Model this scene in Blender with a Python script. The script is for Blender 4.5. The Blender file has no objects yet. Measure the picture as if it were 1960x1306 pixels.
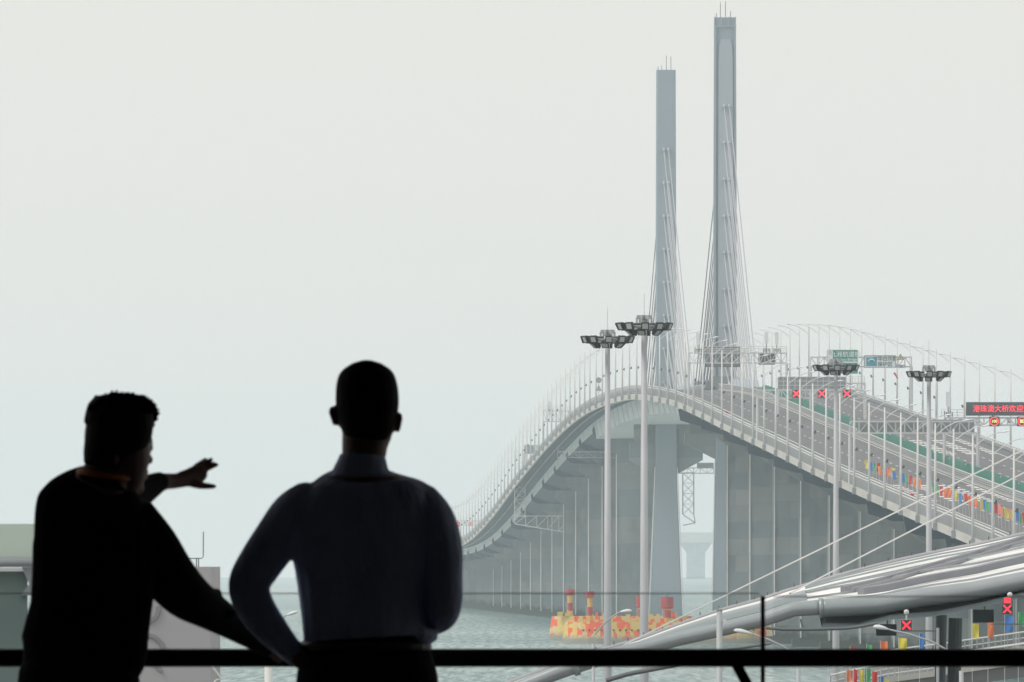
import bpy, math, random
from mathutils import Vector, Matrix
random.seed(7)
C = bpy.context.scene.collection
SC = bpy.context.scene
R = math.radians
# ------------------------------------------------------------------ camera
F = 24600.0          # focal length in photo pixels (1960 wide)
CH = 13.5            # camera height above the sea
HZ = 1084.0          # pixel row of the true horizon
cd = bpy.data.cameras.new('camera'); cam = bpy.data.objects.new('camera', cd); C.objects.link(cam)
cam.location = (0, 0, CH); cam.rotation_euler = (R(90), 0, 0)
cd.sensor_width = 36; cd.lens = F / 1960 * 36
cd.shift_y = (HZ - 653) / 1960
cd.clip_start = 0.5; cd.clip_end = 60000
cd.dof.use_dof = True; cd.dof.focus_distance = 2200; cd.dof.aperture_fstop = 48
SC.camera = cam
# ------------------------------------------------------------------ world
SUN_EL, SUN_AZ = 52, 250
w = bpy.data.worlds.new('World'); SC.world = w; w.use_nodes = True
nt = w.node_tree; nt.nodes.clear()
sky = nt.nodes.new('ShaderNodeTexSky'); sky.sky_type = 'NISHITA'; sky.sun_disc = False
sky.sun_elevation = R(SUN_EL); sky.sun_rotation = R(SUN_AZ); sky.air_density = 1.5; sky.dust_density = 9; sky.ozone_density = 1
mixs = nt.nodes.new('ShaderNodeMix'); mixs.data_type = 'RGBA'
mixs.inputs[0].default_value = 0.88
mixs.inputs[7].default_value = (7.68, 7.5, 7.15, 1)      # overcast cloud sheet
nt.links.new(sky.outputs[0], mixs.inputs[6])
bg = nt.nodes.new('ShaderNodeBackground'); bg.inputs[1].default_value = 0.10
nt.links.new(mixs.outputs[2], bg.inputs[0])
wo = nt.nodes.new('ShaderNodeOutputWorld'); nt.links.new(bg.outputs[0], wo.inputs[0])
# ------------------------------------------------------------------ sun (veiled by cloud)
ld = bpy.data.lights.new('sun', 'SUN'); ld.energy = 1.2; ld.angle = R(14); ld.color = (1, .97, .92)
sun = bpy.data.objects.new('sun', ld); C.objects.link(sun)
az = R(SUN_AZ)
sd = Vector((math.sin(az) * math.cos(R(SUN_EL)), math.cos(az) * math.cos(R(SUN_EL)), math.sin(R(SUN_EL))))
sun.rotation_euler = sd.to_track_quat('Z', 'Y').to_euler()
SC.view_settings.view_transform = 'Standard'; SC.view_settings.look = 'None'
SC.view_settings.exposure = 0.32; SC.view_settings.gamma = 1
SC.cycles.use_denoising = True
SC.cycles.volume_bounces = 3
SC.cycles.max_bounces = 8
# ------------------------------------------------------------------ helpers
def W(x, y, D):
    return Vector(((x - 980) / F * D, D, CH + (HZ - y) / F * D))
def tag(o, label=None, cat=None, group=None, kind=None):
    if label: o['label'] = label
    if cat: o['category'] = cat
    if group: o['group'] = group
    if kind: o['kind'] = kind
    return o
def thing(name, label, cat, loc=(0, 0, 0), group=None):
    o = bpy.data.objects.new(name, None); C.objects.link(o); o.location = loc
    o.empty_display_size = .1
    return tag(o, label, cat, group)
def copy_tree(o, parent=None):
    c = o.copy(); C.objects.link(c); c.parent = parent
    for ch in list(o.children): copy_tree(ch, c)
    return c
def wloc(o):
    v = Vector((0, 0, 0))
    while o: v += o.location; o = o.parent
    return v
class MB:
    def __init__(s): s.v = []; s.f = []
    def add(s, vs, fs):
        n = len(s.v); s.v += [Vector(a) for a in vs]; s.f += [tuple(i + n for i in f) for f in fs]
    def box(s, a, b):
        x0, y0, z0 = a; x1, y1, z1 = b
        s.add([(x0,y0,z0),(x1,y0,z0),(x1,y1,z0),(x0,y1,z0),(x0,y0,z1),(x1,y0,z1),(x1,y1,z1),(x0,y1,z1)],
              [(0,3,2,1),(4,5,6,7),(0,1,5,4),(1,2,6,5),(2,3,7,6),(3,0,4,7)]); return s
    def bar(s, p, q, wd, h=None, up=(0, 0, 1)):
        p = Vector(p); q = Vector(q); h = h or wd; t = (q - p)
        if t.length < 1e-6: return s
        t.normalize(); u = Vector(up)
        if abs(t.dot(u)) > .98: u = Vector((0, 1, 0))
        a = t.cross(u).normalized() * wd / 2; b = a.cross(t).normalized() * h / 2
        s.add([p-a-b, p+a-b, p+a+b, p-a+b, q-a-b, q+a-b, q+a+b, q-a+b],
              [(0,3,2,1),(4,5,6,7),(0,1,5,4),(1,2,6,5),(2,3,7,6),(3,0,4,7)]); return s
    def tube(s, pts, rad, n=8, cap=True):
        pts = [Vector(p) for p in pts]
        if not hasattr(rad, '__len__'): rad = [rad] * len(pts)
        base = len(s.v); N = len(pts); ref = None
        for i, p in enumerate(pts):
            t = (pts[min(i+1, N-1)] - pts[max(i-1, 0)]).normalized()
            if ref is None:
                ref = Vector((0, 1, 0)) if abs(t.y) < .9 else Vector((0, 0, 1))
            a = (ref - t * ref.dot(t)).normalized(); b = t.cross(a); ref = a
            for k in range(n):
                an = 2 * math.pi * k / n
                s.v.append(p + (a * math.cos(an) + b * math.sin(an)) * rad[i])
        for i in range(N - 1):
            for k in range(n):
                k2 = (k + 1) % n
                s.f.append((base+i*n+k, base+i*n+k2, base+(i+1)*n+k2, base+(i+1)*n+k))
        if cap:
            s.f.append(tuple(base + k for k in reversed(range(n)))); s.f.append(tuple(base + (N-1)*n + k for k in range(n)))
        return s
    def rings(s, rs, cap=True):
        base = len(s.v); n = len(rs[0])
        for r in rs: s.v += [Vector(p) for p in r]
        for i in range(len(rs) - 1):
            for k in range(n):
                k2 = (k + 1) % n
                s.f.append((base+i*n+k, base+i*n+k2, base+(i+1)*n+k2, base+(i+1)*n+k))
        if cap:
            s.f.append(tuple(base + k for k in reversed(range(n)))); s.f.append(tuple(base + (len(rs)-1)*n + k for k in range(n)))
        return s
    def prism(s, poly, y0, y1):          # poly of (x, z)
        return s.rings([[(x, y0, z) for x, z in poly], [(x, y1, z) for x, z in poly]])
    def build(s, name, mat, parent=None, smooth=False, recalc=True):
        o0 = wloc(parent) if parent else Vector((0, 0, 0))
        me = bpy.data.meshes.new(name)
        me.from_pydata([tuple(v - o0) for v in s.v], [], s.f); me.update()
        if recalc:
            import bmesh
            bm = bmesh.new(); bm.from_mesh(me); bmesh.ops.recalc_face_normals(bm, faces=bm.faces); bm.to_mesh(me); bm.free()
        if smooth:
            me.polygons.foreach_set('use_smooth', [True] * len(me.polygons))
        me.materials.append(mat)
        o = bpy.data.objects.new(name, me); C.objects.link(o)
        if parent: o.parent = parent
        return o
# ------------------------------------------------------------------ materials
def mat(name, col, rough=.6, metal=0, var=.12, scale=1.0, stretch=(1, 1, 1), bump=0, bumpscale=None, emit=0, spec=.5, dirt_shade=None):
    m = bpy.data.materials.new(name); m.use_nodes = True; n = m.node_tree.nodes; l = m.node_tree.links
    p = n['Principled BSDF']; p.inputs['Roughness'].default_value = rough; p.inputs['Metallic'].default_value = metal
    p.inputs['Specular IOR Level'].default_value = spec
    c = (*col, 1)
    if var or bump or dirt_shade:
        geo = n.new('ShaderNodeNewGeometry'); mp = n.new('ShaderNodeMapping'); mp.inputs['Scale'].default_value = tuple(scale * k for k in stretch)
        l.new(geo.outputs['Position'], mp.inputs[0])
        no = n.new('ShaderNodeTexNoise'); no.inputs['Scale'].default_value = 1; no.inputs['Detail'].default_value = 6; no.inputs['Roughness'].default_value = .6
        l.new(mp.outputs[0], no.inputs[0])
        mr = n.new('ShaderNodeMapRange'); mr.inputs[1].default_value = .3; mr.inputs[2].default_value = .7
        mr.inputs[3].default_value = 1 - var; mr.inputs[4].default_value = 1 + var; l.new(no.outputs[0], mr.inputs[0])
        mx = n.new('ShaderNodeMix'); mx.data_type = 'RGBA'; mx.blend_type = 'MULTIPLY'; mx.inputs[0].default_value = 1
        mx.inputs[6].default_value = c; l.new(mr.outputs[0], mx.inputs[7])
        out = mx.outputs[2]
        if dirt_shade:
            n2 = n.new('ShaderNodeTexNoise'); n2.inputs['Scale'].default_value = dirt_shade[1]; n2.inputs['Detail'].default_value = 8
            l.new(mp.outputs[0], n2.inputs[0])
            cr = n.new('ShaderNodeValToRGB'); cr.color_ramp.elements[0].position = .52; cr.color_ramp.elements[1].position = .68
            l.new(n2.outputs[0], cr.inputs[0])
            m2 = n.new('ShaderNodeMix'); m2.data_type = 'RGBA'; l.new(cr.outputs[0], m2.inputs[0]); l.new(out, m2.inputs[6]); m2.inputs[7].default_value = (*dirt_shade[0], 1)
            out = m2.outputs[2]
        l.new(out, p.inputs['Base Color'])
        if bump:
            bn = n.new('ShaderNodeTexNoise'); bn.inputs['Scale'].default_value = bumpscale or 4; bn.inputs['Detail'].default_value = 5
            l.new(mp.outputs[0], bn.inputs[0])
            bp = n.new('ShaderNodeBump'); bp.inputs['Strength'].default_value = bump; bp.inputs['Distance'].default_value = .05
            l.new(bn.outputs[0], bp.inputs['Height']); l.new(bp.outputs[0], p.inputs['Normal'])
    else:
        p.inputs['Base Color'].default_value = c
    if emit:
        p.inputs['Emission Color'].default_value = c; p.inputs['Emission Strength'].default_value = emit
    return m
M = {}
M['steel'] = mat('painted_steel', (.52, .53, .54), .5, 0, .06, .5)
M['white'] = mat('white_paint', (.66, .66, .65), .5, 0, .06, .6)
M['rail'] = mat('galvanised_rail', (.42, .43, .44), .5, .2, .08, .5)
M['fascia'] = mat('fascia_concrete', (.46, .45, .42), .8, 0, .14, .15, (1, .3, 3))
M['web'] = mat('painted_girder', (.62, .67, .66), .6, 0, .1, .12, (1, 1, 3), dirt_shade=((.46, .51, .51), 1.6))
M['under'] = mat('shaded_girder_steel', (.035, .065, .10), .7, 0, .1, .2)  # shade and blue haze below the deck mixed into the steel colour
M['pylon'] = mat('pylon_paint', (.27, .325, .37), .55, 0, .06, .05)
M['pylonlight'] = mat('pylon_panel_paint', (.36, .40, .45), .55, 0, .05, .05)
M['cable'] = mat('cable_sheath', (.36, .36, .385), .45, 0, .03, .1)
M['darksteel'] = mat('dark_steel', (.14, .15, .16), .5, .2, .1, 1)
M['black'] = mat('black_plastic', (.018, .022, .026), .5, 0, .1, 2)
M['lens'] = mat('floodlight_glass', (.42, .47, .46), .12, 0, .05, 2)
M['mast'] = mat('mast_galvanised', (.43, .445, .47), .55, .1, .08, 1.2, (1, 1, .25))
M['green'] = mat('green_screen', (.02, .20, .15), .7, 0, .1, .5)
M['asphalt'] = mat('asphalt', (.15, .15, .158), .92, 0, .10, .35, (1, .12, 1), bump=.1, spec=.15)
M['paint'] = mat('road_paint', (.72, .72, .70), .7, 0, .1, 2)
M['signgreen'] = mat('sign_green', (.01, .27, .20), .5, 0, .04, 1)
M['signwhite'] = mat('sign_white', (.70, .73, .75), .5, 0, .03, 1)
M['signblue'] = mat('sign_blue', (.05, .27, .36), .5, 0, .2, 3)
M['signdark'] = mat('sign_dark_letter', (.06, .09, .11), .6, 0, .03, 1)
M['signyellow'] = mat('sign_yellow', (.62, .50, .18), .6, 0, .03, 1)
M['panelgrey'] = mat('sign_back_grey', (.30, .32, .34), .6, .1, .1, 1)
M['ledred'] = mat('led_red', (1.0, .035, .06), .5, 0, 0, emit=1.1)
M['ledyellow'] = mat('led_yellow', (1.0, .85, .25), .5, 0, 0, emit=1.0)
M['ledblack'] = mat('led_cabinet', (.045, .055, .07), .6, 0, .05, 2)
M['buoyred'] = mat('beacon_red', (.42, .045, .06), .5, 0, .12, 1.5)
M['buoyyellow'] = mat('beacon_yellow', (.66, .42, .09), .5, 0, .15, 1.5)
M['membrane'] = mat('membrane', (.80, .795, .78), .6, 0, .13, 1.0, (.05, .28, .4), bump=.6, bumpscale=2.5, dirt_shade=((.54, .54, .55), 3.4))  # grey streaks in the colour stand in for shaded folds
M['pipe'] = mat('canopy_pipe', (.34, .37, .39), .32, .35, .08, .8)
M['canopygrey'] = mat('canopy_beam_grey', (.22, .23, .26), .5, .1, .08, 1)
M['stripteal'] = mat('canopy_teal_grey', (.14, .19, .20), .4, .2, .06, 1)
M['strippale'] = mat('canopy_pale_grey', (.34, .39, .41), .4, .2, .06, 1)
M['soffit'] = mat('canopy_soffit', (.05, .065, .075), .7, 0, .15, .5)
M['column'] = mat('canopy_column', (.06, .08, .09), .5, .1, .1, .5)
M['rubber'] = mat('black_rail', (.006, .006, .006), .55, 0, .05, 4, spec=.2)
M['boxwall'] = mat('pale_cladding', (.39, .39, .41), .7, 0, .05, .5)
M['emblem'] = mat('grey_emblem', (.27, .26, .285), .7, 0, .04, 1)
M['walkgreen'] = mat('green_fascia_glass', (.50, .59, .53), .25, 0, .05, 1)
M['walkgrey'] = mat('grey_green_glass', (.155, .205, .20), .2, 0, .07, .6)
M['interior'] = mat('dark_interior', (.18, .18, .185), .9, 0, .1, 1, spec=.1)
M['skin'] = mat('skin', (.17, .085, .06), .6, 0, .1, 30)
M['hair'] = mat('black_hair', (.008, .007, .007), .8, 0, .3, 60, spec=.1)
M['jacket'] = mat('black_jacket', (.008, .008, .009), .95, 0, .2, 8, spec=.05)
M['shirt'] = mat('navy_shirt', (.47, .53, .72), .9, 0, .12, 6, (1, 1, .4), bump=1, bumpscale=1.1, spec=.1)
M['trousers'] = mat('black_trousers', (.01, .01, .012), .95, 0, .2, 10, spec=.05)
M['lanyard'] = mat('orange_lanyard', (.60, .16, .03), .7, 0, .1, 20)
M['leather'] = mat('black_leather', (.012, .011, .011), .5, 0, .1, 10)
M['windsock'] = mat('windsock_red', (.55, .10, .10), .7, 0, .1, 2)
for k, c in dict(fred=(.62, .035, .04), forange=(.80, .20, .07), fyellow=(.72, .62, .07), fgreen=(.06, .40, .15), fblue=(.05, .20, .58), fmagenta=(.7, .04, .20)).items():
    M[k] = mat('flag_' + k[1:], c, .8, 0, .08, 3)

def pier_mat():
    m = mat('pier_concrete', (.215, .255, .275), .85, 0, .24, .12, (1, 1, .5), dirt_shade=((.15, .18, .195), 2.2))
    n = m.node_tree.nodes; l = m.node_tree.links; p = n['Principled BSDF']
    geo = n['Geometry'] if 'Geometry' in n else n.new('ShaderNodeNewGeometry')
    sp = n.new('ShaderNodeSeparateXYZ'); cb = n.new('ShaderNodeCombineXYZ'); l.new(geo.outputs['Position'], sp.inputs[0])
    ad = n.new('ShaderNodeMath'); ad.operation = 'MULTIPLY_ADD'; ad.inputs[1].default_value = .06
    l.new(sp.outputs[1], ad.inputs[0]); l.new(sp.outputs[0], ad.inputs[2])
    l.new(ad.outputs[0], cb.inputs[0]); l.new(sp.outputs[2], cb.inputs[1])
    br = n.new('ShaderNodeTexBrick'); br.inputs['Scale'].default_value = 1; br.inputs['Brick Width'].default_value = 7.3; br.inputs['Row Height'].default_value = 3.1
    br.inputs['Color1'].default_value = (.80, .82, .82, 1); br.inputs['Color2'].default_value = (1.28, 1.14, 1.05, 1); br.inputs['Mortar'].default_value = (.8, .8, .8, 1); br.inputs['Mortar Size'].default_value = .05
    l.new(cb.outputs[0], br.inputs[0])
    mx = n.new('ShaderNodeMix'); mx.data_type = 'RGBA'; mx.blend_type = 'MULTIPLY'; mx.inputs[0].default_value = 1
    old = p.inputs['Base Color'].links[0].from_socket
    l.new(old, mx.inputs[6]); l.new(br.outputs[0], mx.inputs[7])
    # weed and tide staining just above the water
    tn = n.new('ShaderNodeTexNoise'); tn.inputs['Scale'].default_value = .8; l.new(geo.outputs['Position'], tn.inputs[0])
    ta = n.new('ShaderNodeMath'); ta.operation = 'MULTIPLY_ADD'; ta.inputs[1].default_value = -3.0; l.new(tn.outputs[0], ta.inputs[0]); l.new(sp.outputs[2], ta.inputs[2])
    tr = n.new('ShaderNodeMapRange'); tr.inputs[1].default_value = .2; tr.inputs[2].default_value = 1.6; l.new(ta.outputs[0], tr.inputs[0])
    tm = n.new('ShaderNodeMix'); tm.data_type = 'RGBA'; l.new(tr.outputs[0], tm.inputs[0]); tm.inputs[6].default_value = (.06, .07, .06, 1); l.new(mx.outputs[2], tm.inputs[7]); l.new(tm.outputs[2], p.inputs['Base Color'])
    return m
M['pier'] = pier_mat()
def caisson_mat():
    m = bpy.data.materials.new('caisson_paint'); m.use_nodes = True; n = m.node_tree.nodes; l = m.node_tree.links; p = n['Principled BSDF']
    p.inputs['Roughness'].default_value = .7
    geo = n.new('ShaderNodeNewGeometry'); mp = n.new('ShaderNodeMapping'); mp.inputs['Scale'].default_value = (1.0, .2, .6); l.new(geo.outputs['Position'], mp.inputs[0])
    vo = n.new('ShaderNodeTexVoronoi'); vo.distance = 'CHEBYCHEV'; vo.inputs['Scale'].default_value = 1.3; vo.inputs['Randomness'].default_value = .7; l.new(mp.outputs[0], vo.inputs[0])
    sp = n.new('ShaderNodeSeparateColor'); l.new(vo.outputs['Color'], sp.inputs[0])
    cr = n.new('ShaderNodeValToRGB'); cr.color_ramp.interpolation = 'CONSTANT'
    e = cr.color_ramp.elements; e[0].color = (.74, .52, .14, 1); e[1].position = .40; e[1].color = (.92, .12, .03, 1)
    k = e.new(.78); k.color = (.72, .52, .26, 1)
    l.new(sp.outputs[0], cr.inputs[0])
    no = n.new('ShaderNodeTexNoise'); no.inputs['Scale'].default_value = 3; no.inputs['Detail'].default_value = 6; l.new(mp.outputs[0], no.inputs[0])
    z = n.new('ShaderNodeSeparateXYZ'); l.new(geo.outputs['Position'], z.inputs[0])
    ma = n.new('ShaderNodeMath'); ma.operation = 'MULTIPLY_ADD'; ma.inputs[1].default_value = 2.0; l.new(no.outputs[0], ma.inputs[0]); l.new(z.outputs[2], ma.inputs[2])
    mr = n.new('ShaderNodeMapRange'); mr.inputs[1].default_value = 1.6; mr.inputs[2].default_value = 2.6; l.new(ma.outputs[0], mr.inputs[0])
    mx = n.new('ShaderNodeMix'); mx.data_type = 'RGBA'; l.new(mr.outputs[0], mx.inputs[0]); mx.inputs[6].default_value = (.30, .29, .25, 1); l.new(cr.outputs[0], mx.inputs[7])
    l.new(mx.outputs[2], p.inputs['Base Color']); return m
M['caisson'] = caisson_mat()
def water_mat():
    m = bpy.data.materials.new('sea_water'); m.use_nodes = True; n = m.node_tree.nodes; l = m.node_tree.links; n.clear()
    geo = n.new('ShaderNodeNewGeometry')
    def noise(sc, st, det, dist=0):
        mp = n.new('ShaderNodeMapping'); mp.inputs['Scale'].default_value = (sc, sc * st, sc); l.new(geo.outputs['Position'], mp.inputs[0])
        no = n.new('ShaderNodeTexNoise'); no.inputs['Scale'].default_value = 1; no.inputs['Detail'].default_value = det; no.inputs['Roughness'].default_value = .6; no.inputs['Distortion'].default_value = dist
        l.new(mp.outputs[0], no.inputs[0]); return no.outputs[0]
    c = noise(.85, .03, 6, .4); d = noise(.012, .15, 3)
    ma = n.new('ShaderNodeMath'); ma.operation = 'MULTIPLY_ADD'; ma.inputs[1].default_value = .5; l.new(d, ma.inputs[0]); l.new(c, ma.inputs[2])
    cr = n.new('ShaderNodeValToRGB'); e = cr.color_ramp.elements
    e[0].position = .58; e[0].color = (.055, .13, .13, 1); e[1].position = .98; e[1].color = (.31, .38, .37, 1)  # bright crests and dark troughs put into the colour, replacing wave reflections
    l.new(ma.outputs[0], cr.inputs[0])
    df = n.new('ShaderNodeBsdfDiffuse'); l.new(cr.outputs[0], df.inputs[0])
    gl = n.new('ShaderNodeBsdfGlossy'); gl.inputs['Roughness'].default_value = .22; gl.inputs[0].default_value = (.9, .95, .95, 1)
    mr = n.new('ShaderNodeMapRange'); mr.inputs[1].default_value = .6; mr.inputs[2].default_value = .9; mr.inputs[3].default_value = .28; mr.inputs[4].default_value = .55; l.new(ma.outputs[0], mr.inputs[0])
    mx = n.new('ShaderNodeMixShader'); l.new(mr.outputs[0], mx.inputs[0]); l.new(df.outputs[0], mx.inputs[1]); l.new(gl.outputs[0], mx.inputs[2])
    bp = n.new('ShaderNodeBump'); bp.inputs['Strength'].default_value = .6; bp.inputs['Distance'].default_value = 1.0
    l.new(c, bp.inputs['Height']); l.new(bp.outputs[0], gl.inputs['Normal'])
    o_ = n.new('ShaderNodeOutputMaterial'); l.new(mx.outputs[0], o_.inputs[0])
    return m
M['water'] = water_mat()
def glass_mat():
    m = bpy.data.materials.new('balustrade_glass'); m.use_nodes = True; n = m.node_tree.nodes; l = m.node_tree.links; n.clear()
    t = n.new('ShaderNodeBsdfTransparent'); t.inputs[0].default_value = (.925, .955, .95, 1)
    g = n.new('ShaderNodeBsdfGlossy'); g.inputs['Roughness'].default_value = .02; g.inputs[0].default_value = (.9, 1, .97, 1)
    fr = n.new('ShaderNodeFresnel'); fr.inputs[0].default_value = 1.45
    mx = n.new('ShaderNodeMixShader'); l.new(fr.outputs[0], mx.inputs[0]); l.new(t.outputs[0], mx.inputs[1]); l.new(g.outputs[0], mx.inputs[2])
    o = n.new('ShaderNodeOutputMaterial'); l.new(mx.outputs[0], o.inputs[0]); return m
M['glass'] = glass_mat()
M['glassedge'] = mat('glass_edge', (.6, .7, .7), .4, 0, .05, 4)

def text_mesh(body, size, m, parent, name, loc, ext=.015, sx=1.0, bold=0.0):
    cu = bpy.data.curves.new(name, 'FONT'); cu.body = body; cu.size = size; cu.align_x = 'CENTER'; cu.align_y = 'CENTER'; cu.extrude = ext; cu.offset = bold
    to = bpy.data.objects.new('tmp', cu); C.objects.link(to)
    dg = bpy.context.evaluated_depsgraph_get(); dg.update()
    me = bpy.data.meshes.new_from_object(to.evaluated_get(dg)); me.name = name
    bpy.data.objects.remove(to)
    rot = Matrix.Rotation(R(90), 4, 'X') @ Matrix.Diagonal((sx, 1, 1, 1)); me.transform(rot)
    me.materials.clear(); me.materials.append(m)
    o = bpy.data.objects.new(name, me); C.objects.link(o)
    o.location = Vector(loc) - (wloc(parent) if parent else Vector((0, 0, 0))); o.parent = parent
    return o
# ------------------------------------------------------------------ sea
o = MB(); o.add([(-2950, -50, 0), (2950, -50, 0), (2950, 15400, 0), (-2950, 15400, 0)], [(0, 1, 2, 3)])
tag(o.build('sea', M['water'], recalc=False), kind='structure')
# haze
o = MB().box((-3000, -60, -1.0), (3000, 15500, 150)).build('haze', M['steel'])
hm = bpy.data.materials.new('haze_air'); hm.use_nodes = True; hn = hm.node_tree; hn.nodes.clear()
pv = hn.nodes.new('ShaderNodeVolumePrincipled'); pv.inputs['Color'].default_value = (.81, .93, .985, 1); pv.inputs['Density'].default_value = .000092; pv.inputs['Anisotropy'].default_value = 0
ho = hn.nodes.new('ShaderNodeOutputMaterial'); hn.links.new(pv.outputs[0], ho.inputs['Volume'])
o.data.materials.clear(); o.data.materials.append(hm); tag(o, kind='stuff', label='pale blue haze over the sea and the bridge', cat='haze')
# ------------------------------------------------------------------ bridge alignment
ZP = [(1250, 7.8), (1350, 11.0), (1450, 14.4), (1559, 17.9), (1656, 20.9), (1864, 27.5), (2050, 33.9), (2170, 38.0), (2305, 42.7), (2400, 45.6), (2547, 48.5),
      (2640, 49.3), (2730, 49.4), (2820, 48.9), (2907, 47.7), (3010, 45.4), (3120, 42.3), (3316, 35.9), (3509, 28.8), (3700, 23.4), (3871, 20.8), (4100, 19.8), (4600, 19.4), (6500, 19)]
def Zr(D):
    P = ZP
    if D <= P[0][0]: return P[0][1]
    for i in range(len(P) - 1):
        if D <= P[i+1][0]:
            x0, y0 = P[i]; x1, y1 = P[i+1]; h = x1 - x0; t = (D - x0) / h
            def sl(k):
                if k == 0: return (P[1][1]-P[0][1])/(P[1][0]-P[0][0])
                if k == len(P)-1: return 0
                return (P[k+1][1]-P[k-1][1])/(P[k+1][0]-P[k-1][0])
            m0, m1 = sl(i) * h, sl(i+1) * h
            return (2*t**3-3*t*t+1)*y0 + (t**3-2*t*t+t)*m0 + (-2*t**3+3*t*t)*y1 + (t**3-t*t)*m1
    return P[-1][1]
def Xm(D): return 121.9 - .0315 * D
def P(D, off, z): return Vector((Xm(D) + off, D, Zr(D) + z))
def Ds(a, b, st=12):
    n = max(2, int((b - a) / st) + 1); return [a + (b - a) * i / (n - 1) for i in range(n)]
def sweep(mb, poly, a, b, st=12):
    return mb.rings([[P(D, o_, z_) for o_, z_ in poly] for D in Ds(a, b, st)])
D0, D1 = 1250, 5200
bridge = thing('bridge', 'long grey sea bridge with two slender cable pylons, climbing to a crest and falling away', 'bridge', (Xm(2500), 2500, 0))
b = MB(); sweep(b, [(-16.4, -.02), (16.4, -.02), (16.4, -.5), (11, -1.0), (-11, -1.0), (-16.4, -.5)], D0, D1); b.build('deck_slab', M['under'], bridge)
for s in (-1, 1):
    b = MB(); sweep(b, [(s*16.4, -2.0), (s*16.8, -2.0), (s*16.8, -1.0), (s*16.4, -.9)], D0, D1); b.build('fascia', M['fascia'], bridge)
    b = MB(); sweep(b, [(s*13.6, -1.35), (s*13.8, -1.35), (s*13.8, -1.1), (s*13.6, -1.1)], D0, 4400); b.build('service_pipe', M['rail'], bridge)
# main navigable span : painted box girder
b = MB(); sweep(b, [(-11, -.95), (11, -.95), (10.3, -4.7), (-10.3, -4.7)], 2409, 2931, 10); b.build('box_girder', M['web'], bridge)
for D in Ds(2420, 2920, 25):
    for q_ in (-1, 1):
        MB().bar(P(D, q_*11.03, -1.0), P(D, q_*10.36, -4.68), .16, .12, up=(0, 1, 0)).build('girder_stiffener', M['steel'], bridge)
for a_, b_ in ((D0, 2408.5), (2931.5, D1)):
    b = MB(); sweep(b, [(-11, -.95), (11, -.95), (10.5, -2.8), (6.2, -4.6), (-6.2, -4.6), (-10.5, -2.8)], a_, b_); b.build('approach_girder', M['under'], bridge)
    b = MB(); sweep(b, [(-11.05, -.95), (-10.95, -.95), (-10.5, -2.9), (-10.65, -2.9)], a_, b_); b.build('web_strip', M['web'], bridge)
# piers
pierD = [1303 + 85 * i for i in range(14)] + [2931 + 85 * i for i in range(25)]
for D in pierD:
    zt = Zr(D) - (6.02 if D < 2450 else 4.62); x = Xm(D)
    b = MB(); hw = 6.0
    poly = [(x-hw, -3), (x-hw, zt-3.4), (x-8, zt-2.1), (x-8, zt), (x+8, zt), (x+8, zt-2.1), (x+hw, zt-3.4), (x+hw, -3)]
    b.prism(poly, D - 1.9, D + 1.9)
    pr = b.build('pier', M['pier'], bridge)
    zr_ = Zr(D)
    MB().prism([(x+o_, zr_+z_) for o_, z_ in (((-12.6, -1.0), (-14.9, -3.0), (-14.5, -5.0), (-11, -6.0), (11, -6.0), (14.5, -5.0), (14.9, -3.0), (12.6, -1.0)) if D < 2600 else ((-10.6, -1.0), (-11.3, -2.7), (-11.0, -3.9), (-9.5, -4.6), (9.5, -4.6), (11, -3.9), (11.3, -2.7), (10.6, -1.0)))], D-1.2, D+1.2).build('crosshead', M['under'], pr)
    b = MB().box((x-7.2, D-3.2, -2), (x+7.2, D+3.2, 1.3)); f_ = b.build('footing', M['pier'], pr); f_.location = (0, 0, 0)
    f_.parent = pr
    if D < 3900:
        b = MB().tube([(x-hw+.25, D-2.05, 1.5), (x-hw+.25, D-2.05, zt-3.6)], .13, 6)
        b.build('drain_pipe', M['white'], pr)
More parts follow.
